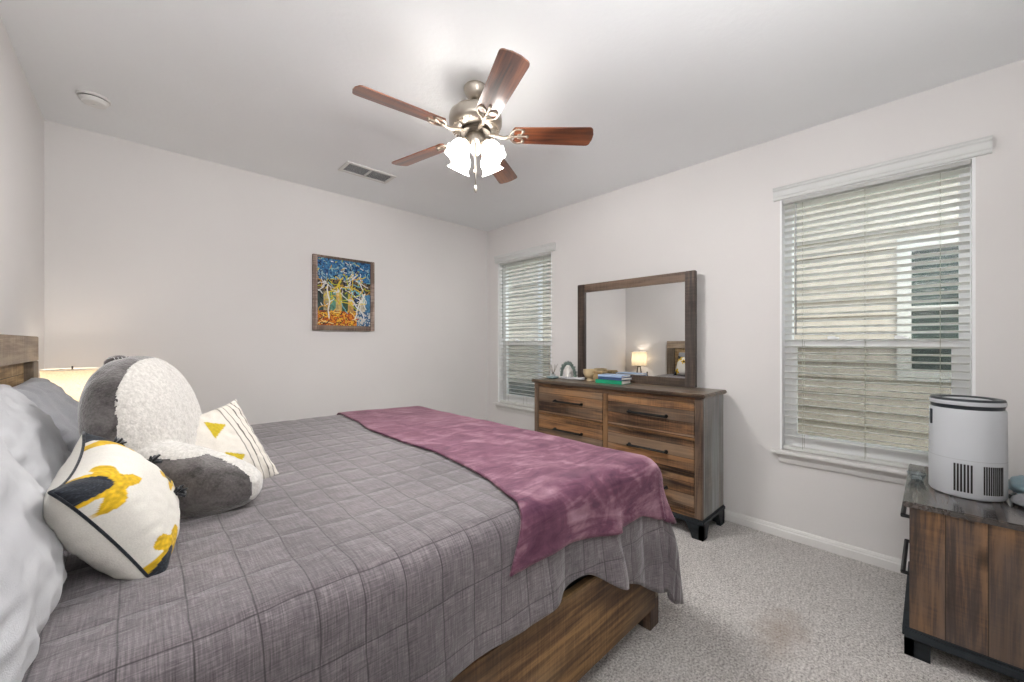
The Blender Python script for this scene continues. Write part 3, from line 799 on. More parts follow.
# ---- quilt: top rectangle + hanging sides, all from one drape rule
U0, UF, VN, VFAR = -0.355, 1.685, 0.945, 2.955
def topz(u, v):
    z = 0.800 - 0.022 * sstep(0.9, 1.7, u)
    z -= 0.010 * sstep(0.4, 0.0, u) * 0
    z += 0.007 * nz(u * 2.1, v * 2.1, 1.0) + 0.0035 * nz(u * 7, v * 7, 4.0) + 0.0015 * nz(u * 19, v * 19, 7)
    return z
def hang(cu, cv, du, dv, rad, a, amp, off, flare):
    """point at cloth distance a from the edge point (cu,cv) in direction (du,dv)"""
    z0 = topz(cu, cv); q = rad * pi / 2
    if a < q: o = rad * sin(a / rad); dn = rad * (1 - cos(a / rad))
    else: o = rad; dn = rad + (a - q)
    h = max(0, a - q)
    o += flare * h + amp * sstep(0.0, 0.32, h)
    return Vector((cu + du * (o + off), cv + dv * (o + off), z0 - dn + (off if a < q else off * 0.4)))
A_NEAR = [(-0.36, 0.40), (0.5, 0.385), (0.85, 0.385), (1.02, 0.375), (1.07, 0.36), (1.16, 0.345), (1.38, 0.445), (1.44, 0.48), (1.685, 0.60)]
F_NEAR = [(-0.36, 0.0), (0.30, 0.004), (0.42, -0.004), (0.55, 0.006), (0.70, -0.006), (0.86, 0.010), (0.98, 0.022), (1.09, -0.018), (1.22, 0.010), (1.355, 0.062), (1.41, -0.004), (1.50, 0.014), (1.58, -0.004), (1.685, 0.03)]
A_FAN = [(0, 0.60), (30, 0.69), (50, 0.735), (70, 0.64), (90, 0.55)]
F_FAN = [(0, 0.03), (15, 0.0), (42, 0.055), (62, 0.03), (76, 0.0), (90, 0.015)]
def foot_amp(v): return 0.018 * sin(v * 9.0) + 0.012 * sin(v * 17 + 1)
def drape(name, mat, u_start, off, Anear, Afan, Afoot, thick, ufine=120, wn=26, fscale=1.0, left_shift=None, far=True):
    bm = bmesh.new(); uvs = {}
    def V(p, uv):
        v = bm.verts.new(p); uvs[v] = uv; return v
    nu, nv = ufine, 90
    us = lambda s, v: lerp(u_start(v), UF, s)
    top = [[None] * (nv + 1) for _ in range(nu + 1)]
    for i in range(nu + 1):
        for j in range(nv + 1):
            v = lerp(VN, VFAR, j / nv); u = us(i / nu, v)
            top[i][j] = V(Vector((u, v, topz(u, v) + off)), (u, v))
    for i in range(nu):
        for j in range(nv):
            bm.faces.new((top[i][j], top[i + 1][j], top[i + 1][j + 1], top[i][j + 1]))
    def strip(cols):
        for c0, c1 in zip(cols, cols[1:]):
            for a0, a1, b0, b1 in zip(c0, c0[1:], c1, c1[1:]):
                try: bm.faces.new((a0, b0, b1, a1) if a0 is not b0 else (a0, b1, a1))
                except ValueError: pass
    cols = []
    rs, rf = 0.072, 0.115
    for i in range(nu + 1):               # near side
        u = us(i / nu, VN); col = [top[i][0]]
        for k in range(1, wn + 1):
            w = k / wn
            uu = u + (left_shift * w * (1 - i / nu) if left_shift else 0)
            a = interp(Anear, uu) * w
            col.append(V(hang(uu, VN, 0, -1, lerp(rs, rs + 0.02, sstep(1.3, 1.71, uu)), a, fscale * interp(F_NEAR, uu), off, 0.05), (uu, VN - a)))
        cols.append(col)
    nf = 40; r_end = rs + 0.02
    for i in range(1, nf + 1):            # corner fan
        ph = 90.0 * i / nf; du, dv = sin(radians(ph)), -cos(radians(ph)); col = [top[nu][0]]
        for k in range(1, wn + 1):
            w = k / wn; a = interp(Afan, ph) * w
            rad = lerp(r_end, rf, sstep(0, 90, ph))
            col.append(V(hang(UF, VN, du, dv, rad, a, fscale * interp(F_FAN, ph), off, 0.10), (UF + du * a, VN + dv * a)))
        cols.append(col)
    for j in range(1, nv + 1):            # foot side
        v = lerp(VN, VFAR, j / nv); col = [top[nu][j]]
        for k in range(1, wn + 1):
            a = Afoot * k / wn
            col.append(V(hang(UF, v, 1, 0, rf, a, lerp(0.015, foot_amp(v), sstep(VN, VN + 0.25, v)) * fscale, off, 0.05), (UF + a, v)))
        cols.append(col)
    for i in range(1, nf // 2 + 1):       # far corner fan
        ph = 90.0 * i / (nf // 2); du, dv = cos(radians(ph)), sin(radians(ph)); col = [top[nu][nv]]
        for k in range(1, wn + 1):
            a = lerp(Afoot, 0.4 if far is True else far, ph / 90) * (1 + 0.25 * sin(radians(2 * ph))) * k / wn
            col.append(V(hang(UF, VFAR, du, dv, lerp(rf, rs, ph / 90), a, 0.03 * sin(radians(2 * ph)), off, 0.05), (UF + du * a, VFAR + dv * a)))
        cols.append(col)
    for i in range(nu - 1, -1, -1):       # far side
        u = us(i / nu, VFAR); col = [top[i][nv]]
        for k in range(1, wn + 1):
            a = (0.4 if far is True else far) * k / wn
            col.append(V(hang(u, VFAR, 0, 1, rs, a, 0.006 * sin(u * 11), off, 0.02), (u, VFAR + a)))
        cols.append(col)
    strip(cols)
    lay = bm.loops.layers.uv.new('UVMap')
    for f in bm.faces:
        for lp in f.loops: lp[lay].uv = uvs[lp.vert]
    o = obj(name, bm, mat, None, True)
    s = o.modifiers.new('thickness', 'SOLIDIFY'); s.thickness = thick; s.offset = 1.0 if name != 'x' else 0
    return o
q = drape('quilt', M['quilt'], lambda v: U0, 0.0, A_NEAR, A_FAN, 0.52, 0.007)
tag(q, 'heathered grey-brown stitched quilt draped over the bed', 'quilt')
TN = [(0.78, 0.205), (1.05, 0.205), (1.38, 0.245), (1.52, 0.235), (1.685, 0.29)]
TF = [(0, 0.29), (30, 0.33), (55, 0.375), (75, 0.35), (90, 0.29)]
th = drape('throw_blanket', M['throw'], lambda v: interp([(0.9, 0.905), (1.3, 0.99), (2.0, 1.0), (3.0, 1.05)], v) + 0.012 * sin(v * 5) + 0.006 * sin(v * 13), 0.014, TN, TF, 0.29, 0.008, 70, 16, 1.25, -0.10, 0.25)
tag(th, 'plum plush throw blanket across the foot of the bed', 'blanket')

# ------------------------------------------------------------------ pillows
def pillow_mesh(w, h, t, n=48, pinch=0.10, pw=0.42, seed=0, wr=0.006, sag=0.0, colf=None, edge=0.5, corner=0.0):
    """pillow in local XY plane (w along x, h along y), bulging +-z. returns (front bm, back bm) joined"""
    bm = bmesh.new(); cl = bm.loops.layers.float_color.new('Col') if colf else None
    side = {}
    for sg in (1, -1):
        g = []
        for i in range(n + 1):
            row = []
            for j in range(n + 1):
                a = -cos(pi * i / n); b = -cos(pi * j / n)
                a = lerp(a, 2 * i / n - 1, 0.5); b = lerp(b, 2 * j / n - 1, 0.5)
                px = a * (1 - pinch * (1 - b * b) ** 1 * abs(a) ** 3) ; py = b * (1 - pinch * (1 - a * a) * abs(b) ** 3)
                if corner:
                    k = 1 + corner * (abs(a) * abs(b)) ** 6; px *= k; py *= k
                th_ = max(0, (1 - a * a)) ** pw * max(0, (1 - b * b)) ** pw
                th_ = th_ * t / 2
                th_ *= 1 + 0.09 * nz(a * 1.5 + seed, b * 1.5, sg * 2.0)
                wv = wr * (nz(a * 3.5 + seed, b * 3.5, sg) + 0.6 * nz(a * 8 + seed, b * 8, sg + 3)) * min(1, th_ / (t * 0.15))
                # puckers radiating from the seam
                ed = max(abs(a), abs(b))
                wv += wr * 0.5 * sin((a if abs(b) > abs(a) else b) * 26 + seed) * sstep(0.55, 0.9, ed) * sstep(1.0, 0.93, ed)
                if (i in (0, n) or j in (0, n)):
                    if sg == -1: row.append(side[(i, j)]); continue
                    v = bm.verts.new((px * w / 2, py * h / 2, 0)); side[(i, j)] = v; row.append(v); continue
                row.append(bm.verts.new((px * w / 2, py * h / 2 - sag * th_, sg * (th_ + wv))))
            g.append(row)
        for i in range(n):
            for j in range(n):
                vs = (g[i][j], g[i + 1][j], g[i + 1][j + 1], g[i][j + 1])
                f = bm.faces.new(vs if sg > 0 else vs[::-1])
                if colf:
                    for lp in f.loops:
                        # parametric coordinate from the vertex position
                        lp[cl] = colf(lp.vert.co.x / (w / 2), lp.vert.co.y / (h / 2), sg)
    return bm
def frame(loc, ex, en, roll=0):
    """matrix whose local x -> ex, z -> en (normal)"""
    n = Vector(en).normalized(); x = Vector(ex); x = (x - n * x.dot(n)).normalized(); y = n.cross(x)
    m = Matrix((x, y, n)).transposed().to_4x4(); m.translation = Vector(loc); return m
def rest(o, z):
    """shift object straight up or down so its lowest point is at z"""
    mw = o.matrix_world if o.parent is None else o.matrix_basis
    lo = min((mw @ v.co).z for v in o.data.vertices); o.location.z += z - lo
def place(o, m): o.matrix_world = m; o.matrix_basis = m

BT = 0.805
def bed_pillow(w, h, t, loc, ex, en, mat, label, seed, wr=0.010):
    p = obj('pillow', pillow_mesh(w, h, t, 56, 0.05, 0.36, seed, wr), mat, None, True)
    place(p, frame(loc, ex, en)); tag(p, label, 'pillow'); return p
PW = []
PW.append(bed_pillow(0.58, 0.46, 0.17, (-0.245, 1.74, 0.985), (0, 1, 0), (0.93, 0.0, 0.36), M['pillow_white'], 'white bed pillow in shadow behind the front white pillow, next to the flowered cushion', 2))
PW.append(bed_pillow(0.56, 0.44, 0.19, (-0.240, 1.175, 0.985), (0.0, 1, 0), (0.93, 0.0, 0.36), M['pillow_white'], 'large white bed pillow nearest the camera at the left edge', 11))
PW.append(bed_pillow(0.88, 0.46, 0.20, (-0.245, 2.38, 0.972), (0, 1, 0), (0.86, 0.0, 0.50), M['pillow_grey'], 'smooth light grey bed pillow leaning on the headboard by the lamp', 23))

# reading backrest pillow: body and arms joined, then split into velvet and sherpa
def backrest():
    bm = bmesh.new()
    def ell(c, r, rot=Matrix.Identity(3), pwr=2.3, taper=0.0):
        rr = bmesh.ops.create_icosphere(bm, subdivisions=4, radius=1.0)
        for v in rr['verts']:
            n = v.co
            k = (abs(n.x) ** pwr + abs(n.y) ** pwr + abs(n.z) ** pwr) ** (-1 / pwr)
            p = Vector((n.x * k * r[0], n.y * k * r[1], n.z * k * r[2]))
            v.co = rot @ p + Vector(c)
            if taper: v.co.z *= 1 - taper * sstep(0.05, 0.36, v.co.x)
    tilt = Matrix.Rotation(radians(-12), 3, 'Y')
    ell((-0.005, 0, 0.235), (0.115, 0.235, 0.255), tilt, 2.25)
    ell((0.03, 0, 0.08), (0.11, 0.25, 0.085), Matrix.Identity(3), 2.4)
    for s in (-1, 1):
        ell((0.155 if s < 0 else 0.09, s * 0.165, 0.108 if s < 0 else 0.08), (0.205 if s < 0 else 0.11, 0.090, 0.118 if s < 0 else 0.085), Matrix.Rotation(radians(s * 4), 3, 'Z') @ Matrix.Rotation(radians(3), 3, 'Y'), 2.5, 0.30)
    me = bpy.data.meshes.new('tmp'); bm.to_mesh(me); bm.free()
    o = bpy.data.objects.new('tmp', me); COL.objects.link(o)
    m = o.modifiers.new('r', 'REMESH'); m.mode = 'VOXEL'; m.voxel_size = 0.0048
    s = o.modifiers.new('s', 'SMOOTH'); s.iterations = 6; s.factor = 0.6
    dg = bpy.context.evaluated_depsgraph_get(); dg.update()
    ev = bpy.data.meshes.new_from_object(o.evaluated_get(dg))
    bpy.data.objects.remove(o)
    return ev
ev = backrest()
def is_sherpa(c, n):
    # front of the back, and the inner, upper side and ends of the arms
    w = 0.0015 * nz(c.x * 20, c.y * 20, c.z * 20)
    if c.z > 0.185 or abs(c.y) < 0.085:
        e = (c.y / 0.205) ** 2 + ((c.z - 0.22) / 0.265) ** 2
        front = c.x - 0.02 * ((c.z - 0.2) / 0.25) ** 2 > 0.020 - 0.21 * (c.z - 0.235) + w
        return front and e < 1.3
    s = -1 if c.y < 0 else 1
    inner = (c.y - s * 0.165) * -s            # >0 towards the middle
    lim = -0.022 - 0.03 * sstep(0.22, 0.36, c.x)
    return (inner > lim + w and (n.z > -0.2) and c.x > 0.02) or (c.x > 0.338 and inner > -0.055)
def split_mesh(me, test, wrink):
    out = []
    src = bmesh.new(); src.from_mesh(me); src.normal_update()
    for v in src.verts:
        c, n = v.co, v.normal
        sh = is_sherpa(c, n)
        if sh: d = 0.002 + 0.0022 * nz(c.x * 70, c.y * 70, c.z * 70)
        else:
            d = 0.006 * nz(c.x * 9, c.y * 14, c.z * 7) + 0.003 * nz(c.x * 25, c.y * 25, c.z * 12)
            d -= 0.012 * exp(-((c.z - 0.185 - 0.2 * c.x) / 0.018) ** 2) * (0.5 + 0.5 * sstep(0.1, -0.1, c.x))
        v.co = c + n * d
    for want in (False, True):
        b = src.copy()
        kill = [f for f in b.faces if is_sherpa(f.calc_center_median(), f.normal) != want]
        bmesh.ops.delete(b, geom=kill, context='FACES'); out.append(b)
    src.free(); return out
vb, sb = split_mesh(ev, is_sherpa, 0)
br = thing('backrest_pillow', 'grey velvet reading pillow with white sherpa front and arms on the bed', 'pillow', (0.030, 1.80, BT - 0.004), radians(-24))
obj('velvet_cover', vb, M['velvet'], br, True); obj('sherpa_front', sb, M['sherpa'], br, True)
bm = bmesh.new()
tube(smoothpath([(-0.085, -0.045, 0.455), (-0.100, -0.02, 0.474), (-0.090, 0.02, 0.478), (-0.08, 0.05, 0.456)], 6), 0.010, 8, bm)
for i in range(5): tube(smoothpath([(-0.09, -0.05 + i * 0.022, 0.44), (-0.097, -0.045 + i * 0.022, 0.468), (-0.08, -0.04 + i * 0.02, 0.478)], 4), 0.007, 6, bm)
obj('carry_handle', bm, M['velvet'], br, True)

# flowered cushion
YEL, BLK, CRM = srgb('#d9b01c'), srgb('#20242b'), srgb('#e6e2d9')
YEL2 = srgb('#c79a12')
def floral(a, b, sg):
    n = 0.05 * nz(a * 9, b * 9, 2)
    def mixc(c, k): return (c[0] * k, c[1] * k, c[2] * k, 1)
    if sg < 0:
        return CRM
    # four corner blossoms: black bud at the tip, ragged yellow petals round it
    for (qx, qy, sc, ang) in ((-1, -1, 1.0, 0.3), (1, -1, 0.85, 1.2), (1, 1, 1.0, 0.5), (-1, 1, 0.9, 2.0)):
        dx, dy = a - qx * 0.98, b - qy * 0.98
        # along the diagonal
        s = -(dx * qx + dy * qy) / sqrt(2); c = (dx * qy - dy * qx) / sqrt(2)
        if (s / (0.46 * sc)) ** 2 + (c / (0.20 * sc)) ** 2 < 1 + n * 2: return mixc(BLK, 1 + 4 * max(0, nz(a * 60, b * 60)))
        s2 = s - 0.42 * sc; th_ = atan2(c, s2); r = hypot(s2, c)
        if r < sc * (0.30 + 0.085 * cos(5 * th_ + ang)) + n * 0.6 and s2 > -0.35: return mixc(YEL, 1 + 0.5 * nz(a * 22, b * 22))
    # middle blossoms
    for (qx, qy, sc, ang) in ((0.12, 0.30, 0.9, 0.4), (-0.1, 0.78, 0.8, 1.0)):
        dx, dy = a - qx, b - qy; r = hypot(dx, dy * 1.1); th_ = atan2(dy, dx)
        if hypot(dx + 0.02, dy * 0.8) < 0.11 * sc + n: return BLK
        if r < sc * (0.25 + 0.08 * cos(5 * th_ + ang)) + n * 0.6: return mixc(YEL, 1 + 0.5 * nz(a * 22, b * 22))
    return CRM
fc = thing('flowered_cushion', 'white cushion with yellow and black embroidered flowers leaning on the white pillows', 'cushion')
FM = frame((-0.036, 1.33, 0.938), (0.47, 0.12, -0.87), (0.85, -0.13, 0.47))
place(fc, FM)
obj('cover', pillow_mesh(0.30, 0.32, 0.185, 120, 0.10, 0.42, 4, 0.003, 0, floral, corner=0.06), M['floral'], fc, True)
def seam_path(w, h, n=24, pinch=0.10, corner=0.06):
    out = []
    for (ax, ay, bx, by) in ((-1, -1, 1, -1), (1, -1, 1, 1), (1, 1, -1, 1), (-1, 1, -1, -1)):
        for k in range(n):
            t = k / n; a = lerp(ax, bx, t); b = lerp(ay, by, t)
            px = a * (1 - pinch * (1 - b * b) * abs(a) ** 3); py = b * (1 - pinch * (1 - a * a) * abs(b) ** 3)
            kk = 1 + corner * (abs(a) * abs(b)) ** 6
            out.append((px * kk * w / 2, py * kk * h / 2, 0.0))
    return out + [out[0]]
obj('piping', tube(seam_path(0.30, 0.32), 0.0032, 6), M['tuft'], fc, True)
def tuft(parent, p, d, r=0.022, n=16, seed=1, L=0.03):
    rs_ = random.Random(seed); bm = bmesh.new(); p = Vector(p); d = Vector(d).normalized()
    for i in range(n):
        q = (d + Vector((rs_.uniform(-1, 1), rs_.uniform(-1, 1), rs_.uniform(-1, 1))) * 0.75).normalized()
        tube([p, p + q * L * 0.6, p + q * L * rs_.uniform(0.8, 1.2) + Vector((0, 0, -0.004))], [0.004, 0.0035, 0.002], 5, bm)
    return obj('tuft', bm, M['tuft'], parent, True)
tuft(fc, (0.05, 0.02, 0.085), (0.2, 0, 1), seed=1); tuft(fc, (-0.02, 0.125, 0.062), (0, 0.4, 1), seed=2)
tuft(fc, (-0.10, 0.14, 0.03), (0, 0.8, 0.8), seed=3); tuft(fc, (0.152, 0.162, 0.0), (1, 1, 0), seed=4)

fc2 = thing('flowered_cushion', 'flowered cushion hidden behind the reading pillow, seen only in the dresser mirror', 'cushion')
place(fc2, frame((-0.055, 2.58, 0.958), (0.0, 1.0, 0.05), (0.90, -0.05, 0.42)))
for src in [c for c in fc.children if c.name.split('.')[0] in ('cover', 'piping')]:
    c = src.copy(); COL.objects.link(c); c.parent = fc2
# striped cushion with yellow triangles
SC_Y, SC_W, SC_G = srgb('#c3ab20'), srgb('#e0d9cf'), srgb('#5b564f')
def stripes(a, b, sg):
    if sg < 0: return srgb('#d6c6b6')
    if b > 0.42:
        f = ((b - 0.42) / 0.135) % 1.0
        if f < 0.17: return SC_G
        return SC_W
    # a row of triangles pointing down
    for row, y0 in ((0, 0.34), (1, -0.36)):
        f = ((a + 0.05 * row + 0.84) / 0.76); i = math.floor(f); x = (f - i - 0.5) * 0.76
        yy = y0 - b
        if 0 < yy < 0.36 and abs(x) < 0.22 * (yy / 0.36): return tuple(c * (1 + 0.3 * nz(a * 30, b * 30)) for c in SC_Y[:3]) + (1,)
    return SC_W
sc = thing('striped_cushion', 'cream cushion with dark stripes and yellow triangles beyond the reading pillow', 'cushion')
place(sc, frame((0.196, 1.81, 0.910), (0.36, -0.42, -0.83), (0.25, -0.80, 0.50)))
obj('cover', pillow_mesh(0.36, 0.34, 0.16, 120, 0.08, 0.42, 8, 0.005, 0, stripes, corner=0.04), M['floral'], sc, True)
for (sx, sy) in ((1, -1), (1, 1)):
    bm = bmesh.new()
    for i in range(7):
        a = 2 * pi * i / 7
        tube([(sx * 0.178, sy * 0.168, 0), (sx * 0.191 + 0.004 * cos(a), sy * 0.181 + 0.004 * sin(a), 0.004 * cos(a)), (sx * 0.204 + 0.007 * cos(a), sy * 0.194 + 0.007 * sin(a), 0.007 * sin(a) - 0.004)], 0.003, 5, bm)
    obj('tassel', bm, M['linen'], sc, True)

# soft things flatten where they lie on the quilt
def settle(o):
    mw = o.matrix_basis if o.parent is None else o.parent.matrix_basis @ o.matrix_basis
    inv = mw.inverted()
    if o.data.users > 1: o.data = o.data.copy()
    for v in o.data.vertices:
        w = mw @ v.co; f = topz(w.x, w.y) + 0.003
        if w.z < f: w.z = f + 0.0005; v.co = inv @ w
for o in PW: settle(o)
for t in (fc, fc2, sc, br):
    for c in t.children: settle(c)

# ------------------------------------------------------------------ bedside lamp on its nightstand
bn = thing('nightstand', 'brown bedside nightstand in the corner carrying the lamp, mostly hidden by pillows', 'nightstand', (-0.175, 3.46, 0))
bz = 0.66
obj('top', B((-0.235, 0.235, -0.32, 0.32, bz - 0.025, bz), bevel=0.004), M['dr_top'], bn)
obj('body', B((-0.225, 0.195, -0.30, 0.30, 0.12, bz - 0.026), bevel=0.002), M['ch_side'], bn)
for (z0, z1) in ((0.14, 0.37), (0.385, 0.62)):
    dr = obj('drawer', B((0.196, 0.214, -0.28, 0.28, z0, z1), bevel=0.002), M['dr_face'], bn)
    bar_handle(dr, (0.214, 0, (z0 + z1) / 2), (0, 1, 0), (1, 0, 0), 0.3)
obj('base', B((-0.225, 0.20, -0.30, 0.30, 0.085, 0.119), (-0.22, -0.16, -0.29, -0.23, 0, 0.085), (0.13, 0.19, -0.29, -0.23, 0, 0.085), (-0.22, -0.16, 0.23, 0.29, 0, 0.085), (0.13, 0.19, 0.23, 0.29, 0, 0.085)), M['blackwood'], bn)
lm = thing('table_lamp', 'lit table lamp with a cream drum shade and metal rod base beside the headboard', 'lamp', (-0.292, 3.50, bz))
sz0, sz1, sr = 0.270, 0.515, 0.128
bm = lathe([(sr, sz0), (sr * 0.97, sz1)], 48, closed=None)
sh = obj('lamp_shade', bm, M['shade_cloth'], lm, True)
for zz, rr in ((sz0, sr), (sz1, sr * 0.97)):
    obj('shade_rim', tube([(rr * cos(2 * pi * i / 48), rr * sin(2 * pi * i / 48), zz) for i in range(49)], 0.003, 6), M['linen'], lm, True)
bm = bmesh.new()
for i in range(3):
    a = 2 * pi * i / 3
    tube([(0, 0, sz1 - 0.01), (sr * 0.97 * cos(a), sr * 0.97 * sin(a), sz1 - 0.004)], 0.0018, 6, bm)
tube([(0, 0, sz1 - 0.02), (0, 0, sz1 + 0.018)], 0.004, 8, bm)
tube([(0, 0, 0.24), (0, 0, sz1 - 0.01)], 0.004, 8, bm)
obj('harp', bm, M['nickel_dark'], lm, True)
bm = bmesh.new()
for i in range(4):
    a = 2 * pi * i / 4 + 0.5
    tube([(0.075 * cos(a), 0.075 * sin(a), 0.004), (0.028 * cos(a), 0.028 * sin(a), 0.255)], 0.0055, 8, bm)
lathe([(0, 0.25), (0.034, 0.25), (0.034, 0.265), (0.012, 0.27), (0.012, 0.30), (0.02, 0.302), (0.02, 0.34), (0, 0.34)], 20, bm)
obj('base', bm, M['nickel_dark'], lm, True, 40)
bl = bpy.data.lights.new('table_lamp_bulb', 'POINT'); bl.energy = TABLE_BULB; bl.color = (1.0, 0.87, 0.72); bl.shadow_soft_size = 0.03
blo = bpy.data.objects.new('table_lamp_bulb', bl); COL.objects.link(blo); blo.location = (-0.292, 3.50, bz + 0.40)
obj('bulb', lathe([(0, 0.341), (0.012, 0.345), (0.02, 0.36), (0.0, 0.372)], 16), lit('bulb_base_glow', '#ffe2b8', 6.0), lm, True)
vb_ = thing('bottle', 'slim dark bottle on the corner nightstand, seen in the mirror right of the lamp', 'bottle', (-0.15, 3.275, bz + 0.0005))
obj('body', lathe([(0, 0), (0.017, 0), (0.019, 0.006), (0.019, 0.10), (0.009, 0.125), (0.009, 0.15)], 20), M['unit'], vb_, True, 45)
obj('cap', lathe([(0, 0.178), (0.011, 0.178), (0.011, 0.15), (0, 0.15)], 16), M['black'], vb_, True, 40)
mg = thing('mug', 'small white mug on the corner nightstand beside the lamp base', 'mug', (-0.11, 3.36, bz + 0.0005))
obj('cup', lathe([(0, 0), (0.034, 0), (0.038, 0.006), (0.04, 0.095), (0.036, 0.095), (0.034, 0.008), (0, 0.006)], 28), M['white_ceramic'], mg, True, 45)
obj('mug_handle', tube(smoothpath([(0, 0.039, 0.075), (0, 0.062, 0.07), (0, 0.066, 0.04), (0, 0.039, 0.022)], 5), 0.005, 8), M['white_ceramic'], mg, True)

# ------------------------------------------------------------------ added fill uplighter, out of view against the front wall
ul = thing('added_fill_lamp', 'added fill light shaped as a tall floor uplighter with a metal bowl, unseen behind the camera', 'lamp', (0.40, -0.24, 0.0))
obj('base', lathe([(0, 0.0005), (0.13, 0.0005), (0.13, 0.014), (0.03, 0.024), (0.012, 0.03), (0, 0.03)], 36), M['nickel_dark'], ul, True, 40)
obj('added_fill_lamp_pole', tube([(0, 0, 0.03), (0, 0, 1.70)], 0.011, 12), M['nickel_dark'], ul, True, 40)
obj('bowl', lathe([(0.0, 1.68), (0.03, 1.685), (0.09, 1.715), (0.145, 1.775), (0.15, 1.80), (0.145, 1.80), (0.138, 1.775), (0.086, 1.722), (0.028, 1.694), (0, 1.69)], 40), M['nickel'], ul, True, 50)
al = bpy.data.lights.new('added_fill_light', 'AREA'); al.shape = 'DISK'; al.size = 0.22; al.energy = FILL_LIGHT; al.color = (0.975, 0.985, 1.0)
ao = bpy.data.objects.new('added_fill_light', al); COL.objects.link(ao); ao.parent = ul; ao.location = (0, 0, 1.79); ao.rotation_euler = (pi, 0, 0)

# ------------------------------------------------------------------ things on the dresser
zt = DZ + 0.0006
def item(name, label, cat, x, y, rz=0, z=zt): return thing(name, label, cat, (x, y, z), rz)
def book(x, y, z, w, l, t, rz, mat, label):
    b = thing('book', label, 'book', (x, y, z), rz)
    obj('cover', B((-w / 2, w / 2, -l / 2, l / 2, 0, 0.003), (-w / 2, w / 2, -l / 2, l / 2, t - 0.003, t), (-w / 2, -w / 2 + 0.004, -l / 2, l / 2, 0.003, t - 0.003)), mat, b)
    obj('pages', B((-w / 2 + 0.004, w / 2 - 0.004, -l / 2 + 0.004, l / 2 - 0.004, 0.0032, t - 0.0032)), M['paper'], b)
    return b
book(2.955, 1.865, zt, 0.17, 0.245, 0.033, radians(4), M['book_green'], 'glossy green book at the bottom of the stack on the dresser')
book(2.965, 1.852, zt + 0.0335, 0.16, 0.235, 0.023, radians(-3), M['book_navy'], 'navy blue book in the middle of the stack on the dresser')
book(2.960, 1.856, zt + 0.057, 0.155, 0.225, 0.016, radians(2), M['book_blue'], 'pale blue book on top of the stack on the dresser')
bw = item('footed_bowl', 'tan footed bowl on the dresser in front of the mirror frame', 'bowl', 3.01, 2.145)
obj('bowl', lathe([(0, 0), (0.032, 0), (0.030, 0.012), (0.024, 0.018), (0.045, 0.034), (0.058, 0.062), (0.060, 0.102), (0.055, 0.102), (0.052, 0.064), (0.036, 0.036), (0, 0.03)], 32), M['ceramic_tan'], bw, True, 50)
bw2 = item('wicker_box', 'small wicker box on the dresser behind the tan bowl', 'box', 3.015, 2.035)
obj('body', B((-0.045, 0.045, -0.05, 0.05, 0, 0.07), bevel=0.006), M['wicker'], bw2); obj('lid', B((-0.048, 0.048, -0.053, 0.053, 0.071, 0.092), bevel=0.006), M['wicker'], bw2)
wr = item('wreath_ornament', 'grey-green leafy arch ornament standing on the dresser', 'ornament', 3.05, 2.43)
def arch(R, n=60, ring=0.016):
    bm = bmesh.new(); rs_ = random.Random(3)
    pts = [(0, R * 1.0 * cos(a), 0.012 + R * 1.55 * sin(a)) for a in [pi * i / 24 for i in range(25)]]
    tube(pts, 0.013, 8, bm)
    for i in range(150):
        a = pi * rs_.random(); c = Vector((0, R * cos(a), 0.014 + R * 1.55 * sin(a)))
        d_ = Vector((rs_.uniform(-1, 1), rs_.uniform(-1, 1), rs_.uniform(-0.3, 1))).normalized()
        s = d_.cross(Vector((rs_.random(), rs_.random(), rs_.random()))).normalized() * 0.006
        l = rs_.uniform(0.02, 0.034); e = c + d_ * l; m = c + d_ * l * 0.5
        nn = d_.cross(s).normalized() * 0.0012
        v = [bm.verts.new(p) for p in (c, m + s, e, m - s)]; w_ = [bm.verts.new(p + nn) for p in (c, m + s, e, m - s)]
        bm.faces.new(v); bm.faces.new(w_[::-1])
        for k in range(4): bm.faces.new((v[k], w_[k], w_[(k + 1) % 4], v[(k + 1) % 4]))
    for v in bm.verts: v.co.z = max(v.co.z, 0.002)
    return bm
obj('leafy_arch', arch(0.085), M['sage'], wr)
obj('base', B((-0.03, 0.03, -0.105, 0.105, 0, 0.012), bevel=0.004), M['white_ceramic'], wr)
fgr = item('figurine', 'small white figurine standing under the leafy arch on the dresser', 'figurine', 3.05, 2.435, 0, zt + 0.0125)
obj('body', lathe([(0, 0), (0.026, 0), (0.028, 0.01), (0.018, 0.05), (0.014, 0.075), (0.008, 0.082), (0.015, 0.095), (0.014, 0.11), (0, 0.12)], 24), M['white_ceramic'], fgr, True)
obj('wing', B((-0.004, 0.004, -0.04, 0.04, 0.045, 0.075), bevel=0.003), M['white_ceramic'], fgr)
rt = item('rolled_cloth', 'long white rolled cloth lying on the dresser before the arch ornament', 'cloth', 2.93, 2.28)
bm = tube(smoothpath([(0.01, 0.145, 0.012), (0, 0.06, 0.0125), (0.005, -0.03, 0.013), (0.0, -0.10, 0.016), (-0.008, -0.135, 0.022)], 6), [0.0115 + 0.003 * abs(sin(i * 0.8)) for i in range(25)], 10)
zmn = min(v.co.z for v in bm.verts)
for v in bm.verts: v.co.z -= zmn
obj('roll', bm, M['pillow_white'], rt, True)
ds = item('shallow_dish', 'flat blue-grey dish at the left end of the dresser top', 'dish', 2.90, 2.50)
obj('plate', lathe([(0, 0), (0.035, 0), (0.06, 0.012), (0.064, 0.02), (0.058, 0.018), (0.034, 0.006), (0, 0.005)], 32), M['dish'], ds, True)
rd = item('reed_diffuser', 'small bottle with dry reeds at the left end of the dresser', 'diffuser', 3.05, 2.585 - 0.03)
rd.location.y = 2.60 - 0.03; rd.location.x = 2.99
rd.location.y = 2.645 - 0.075
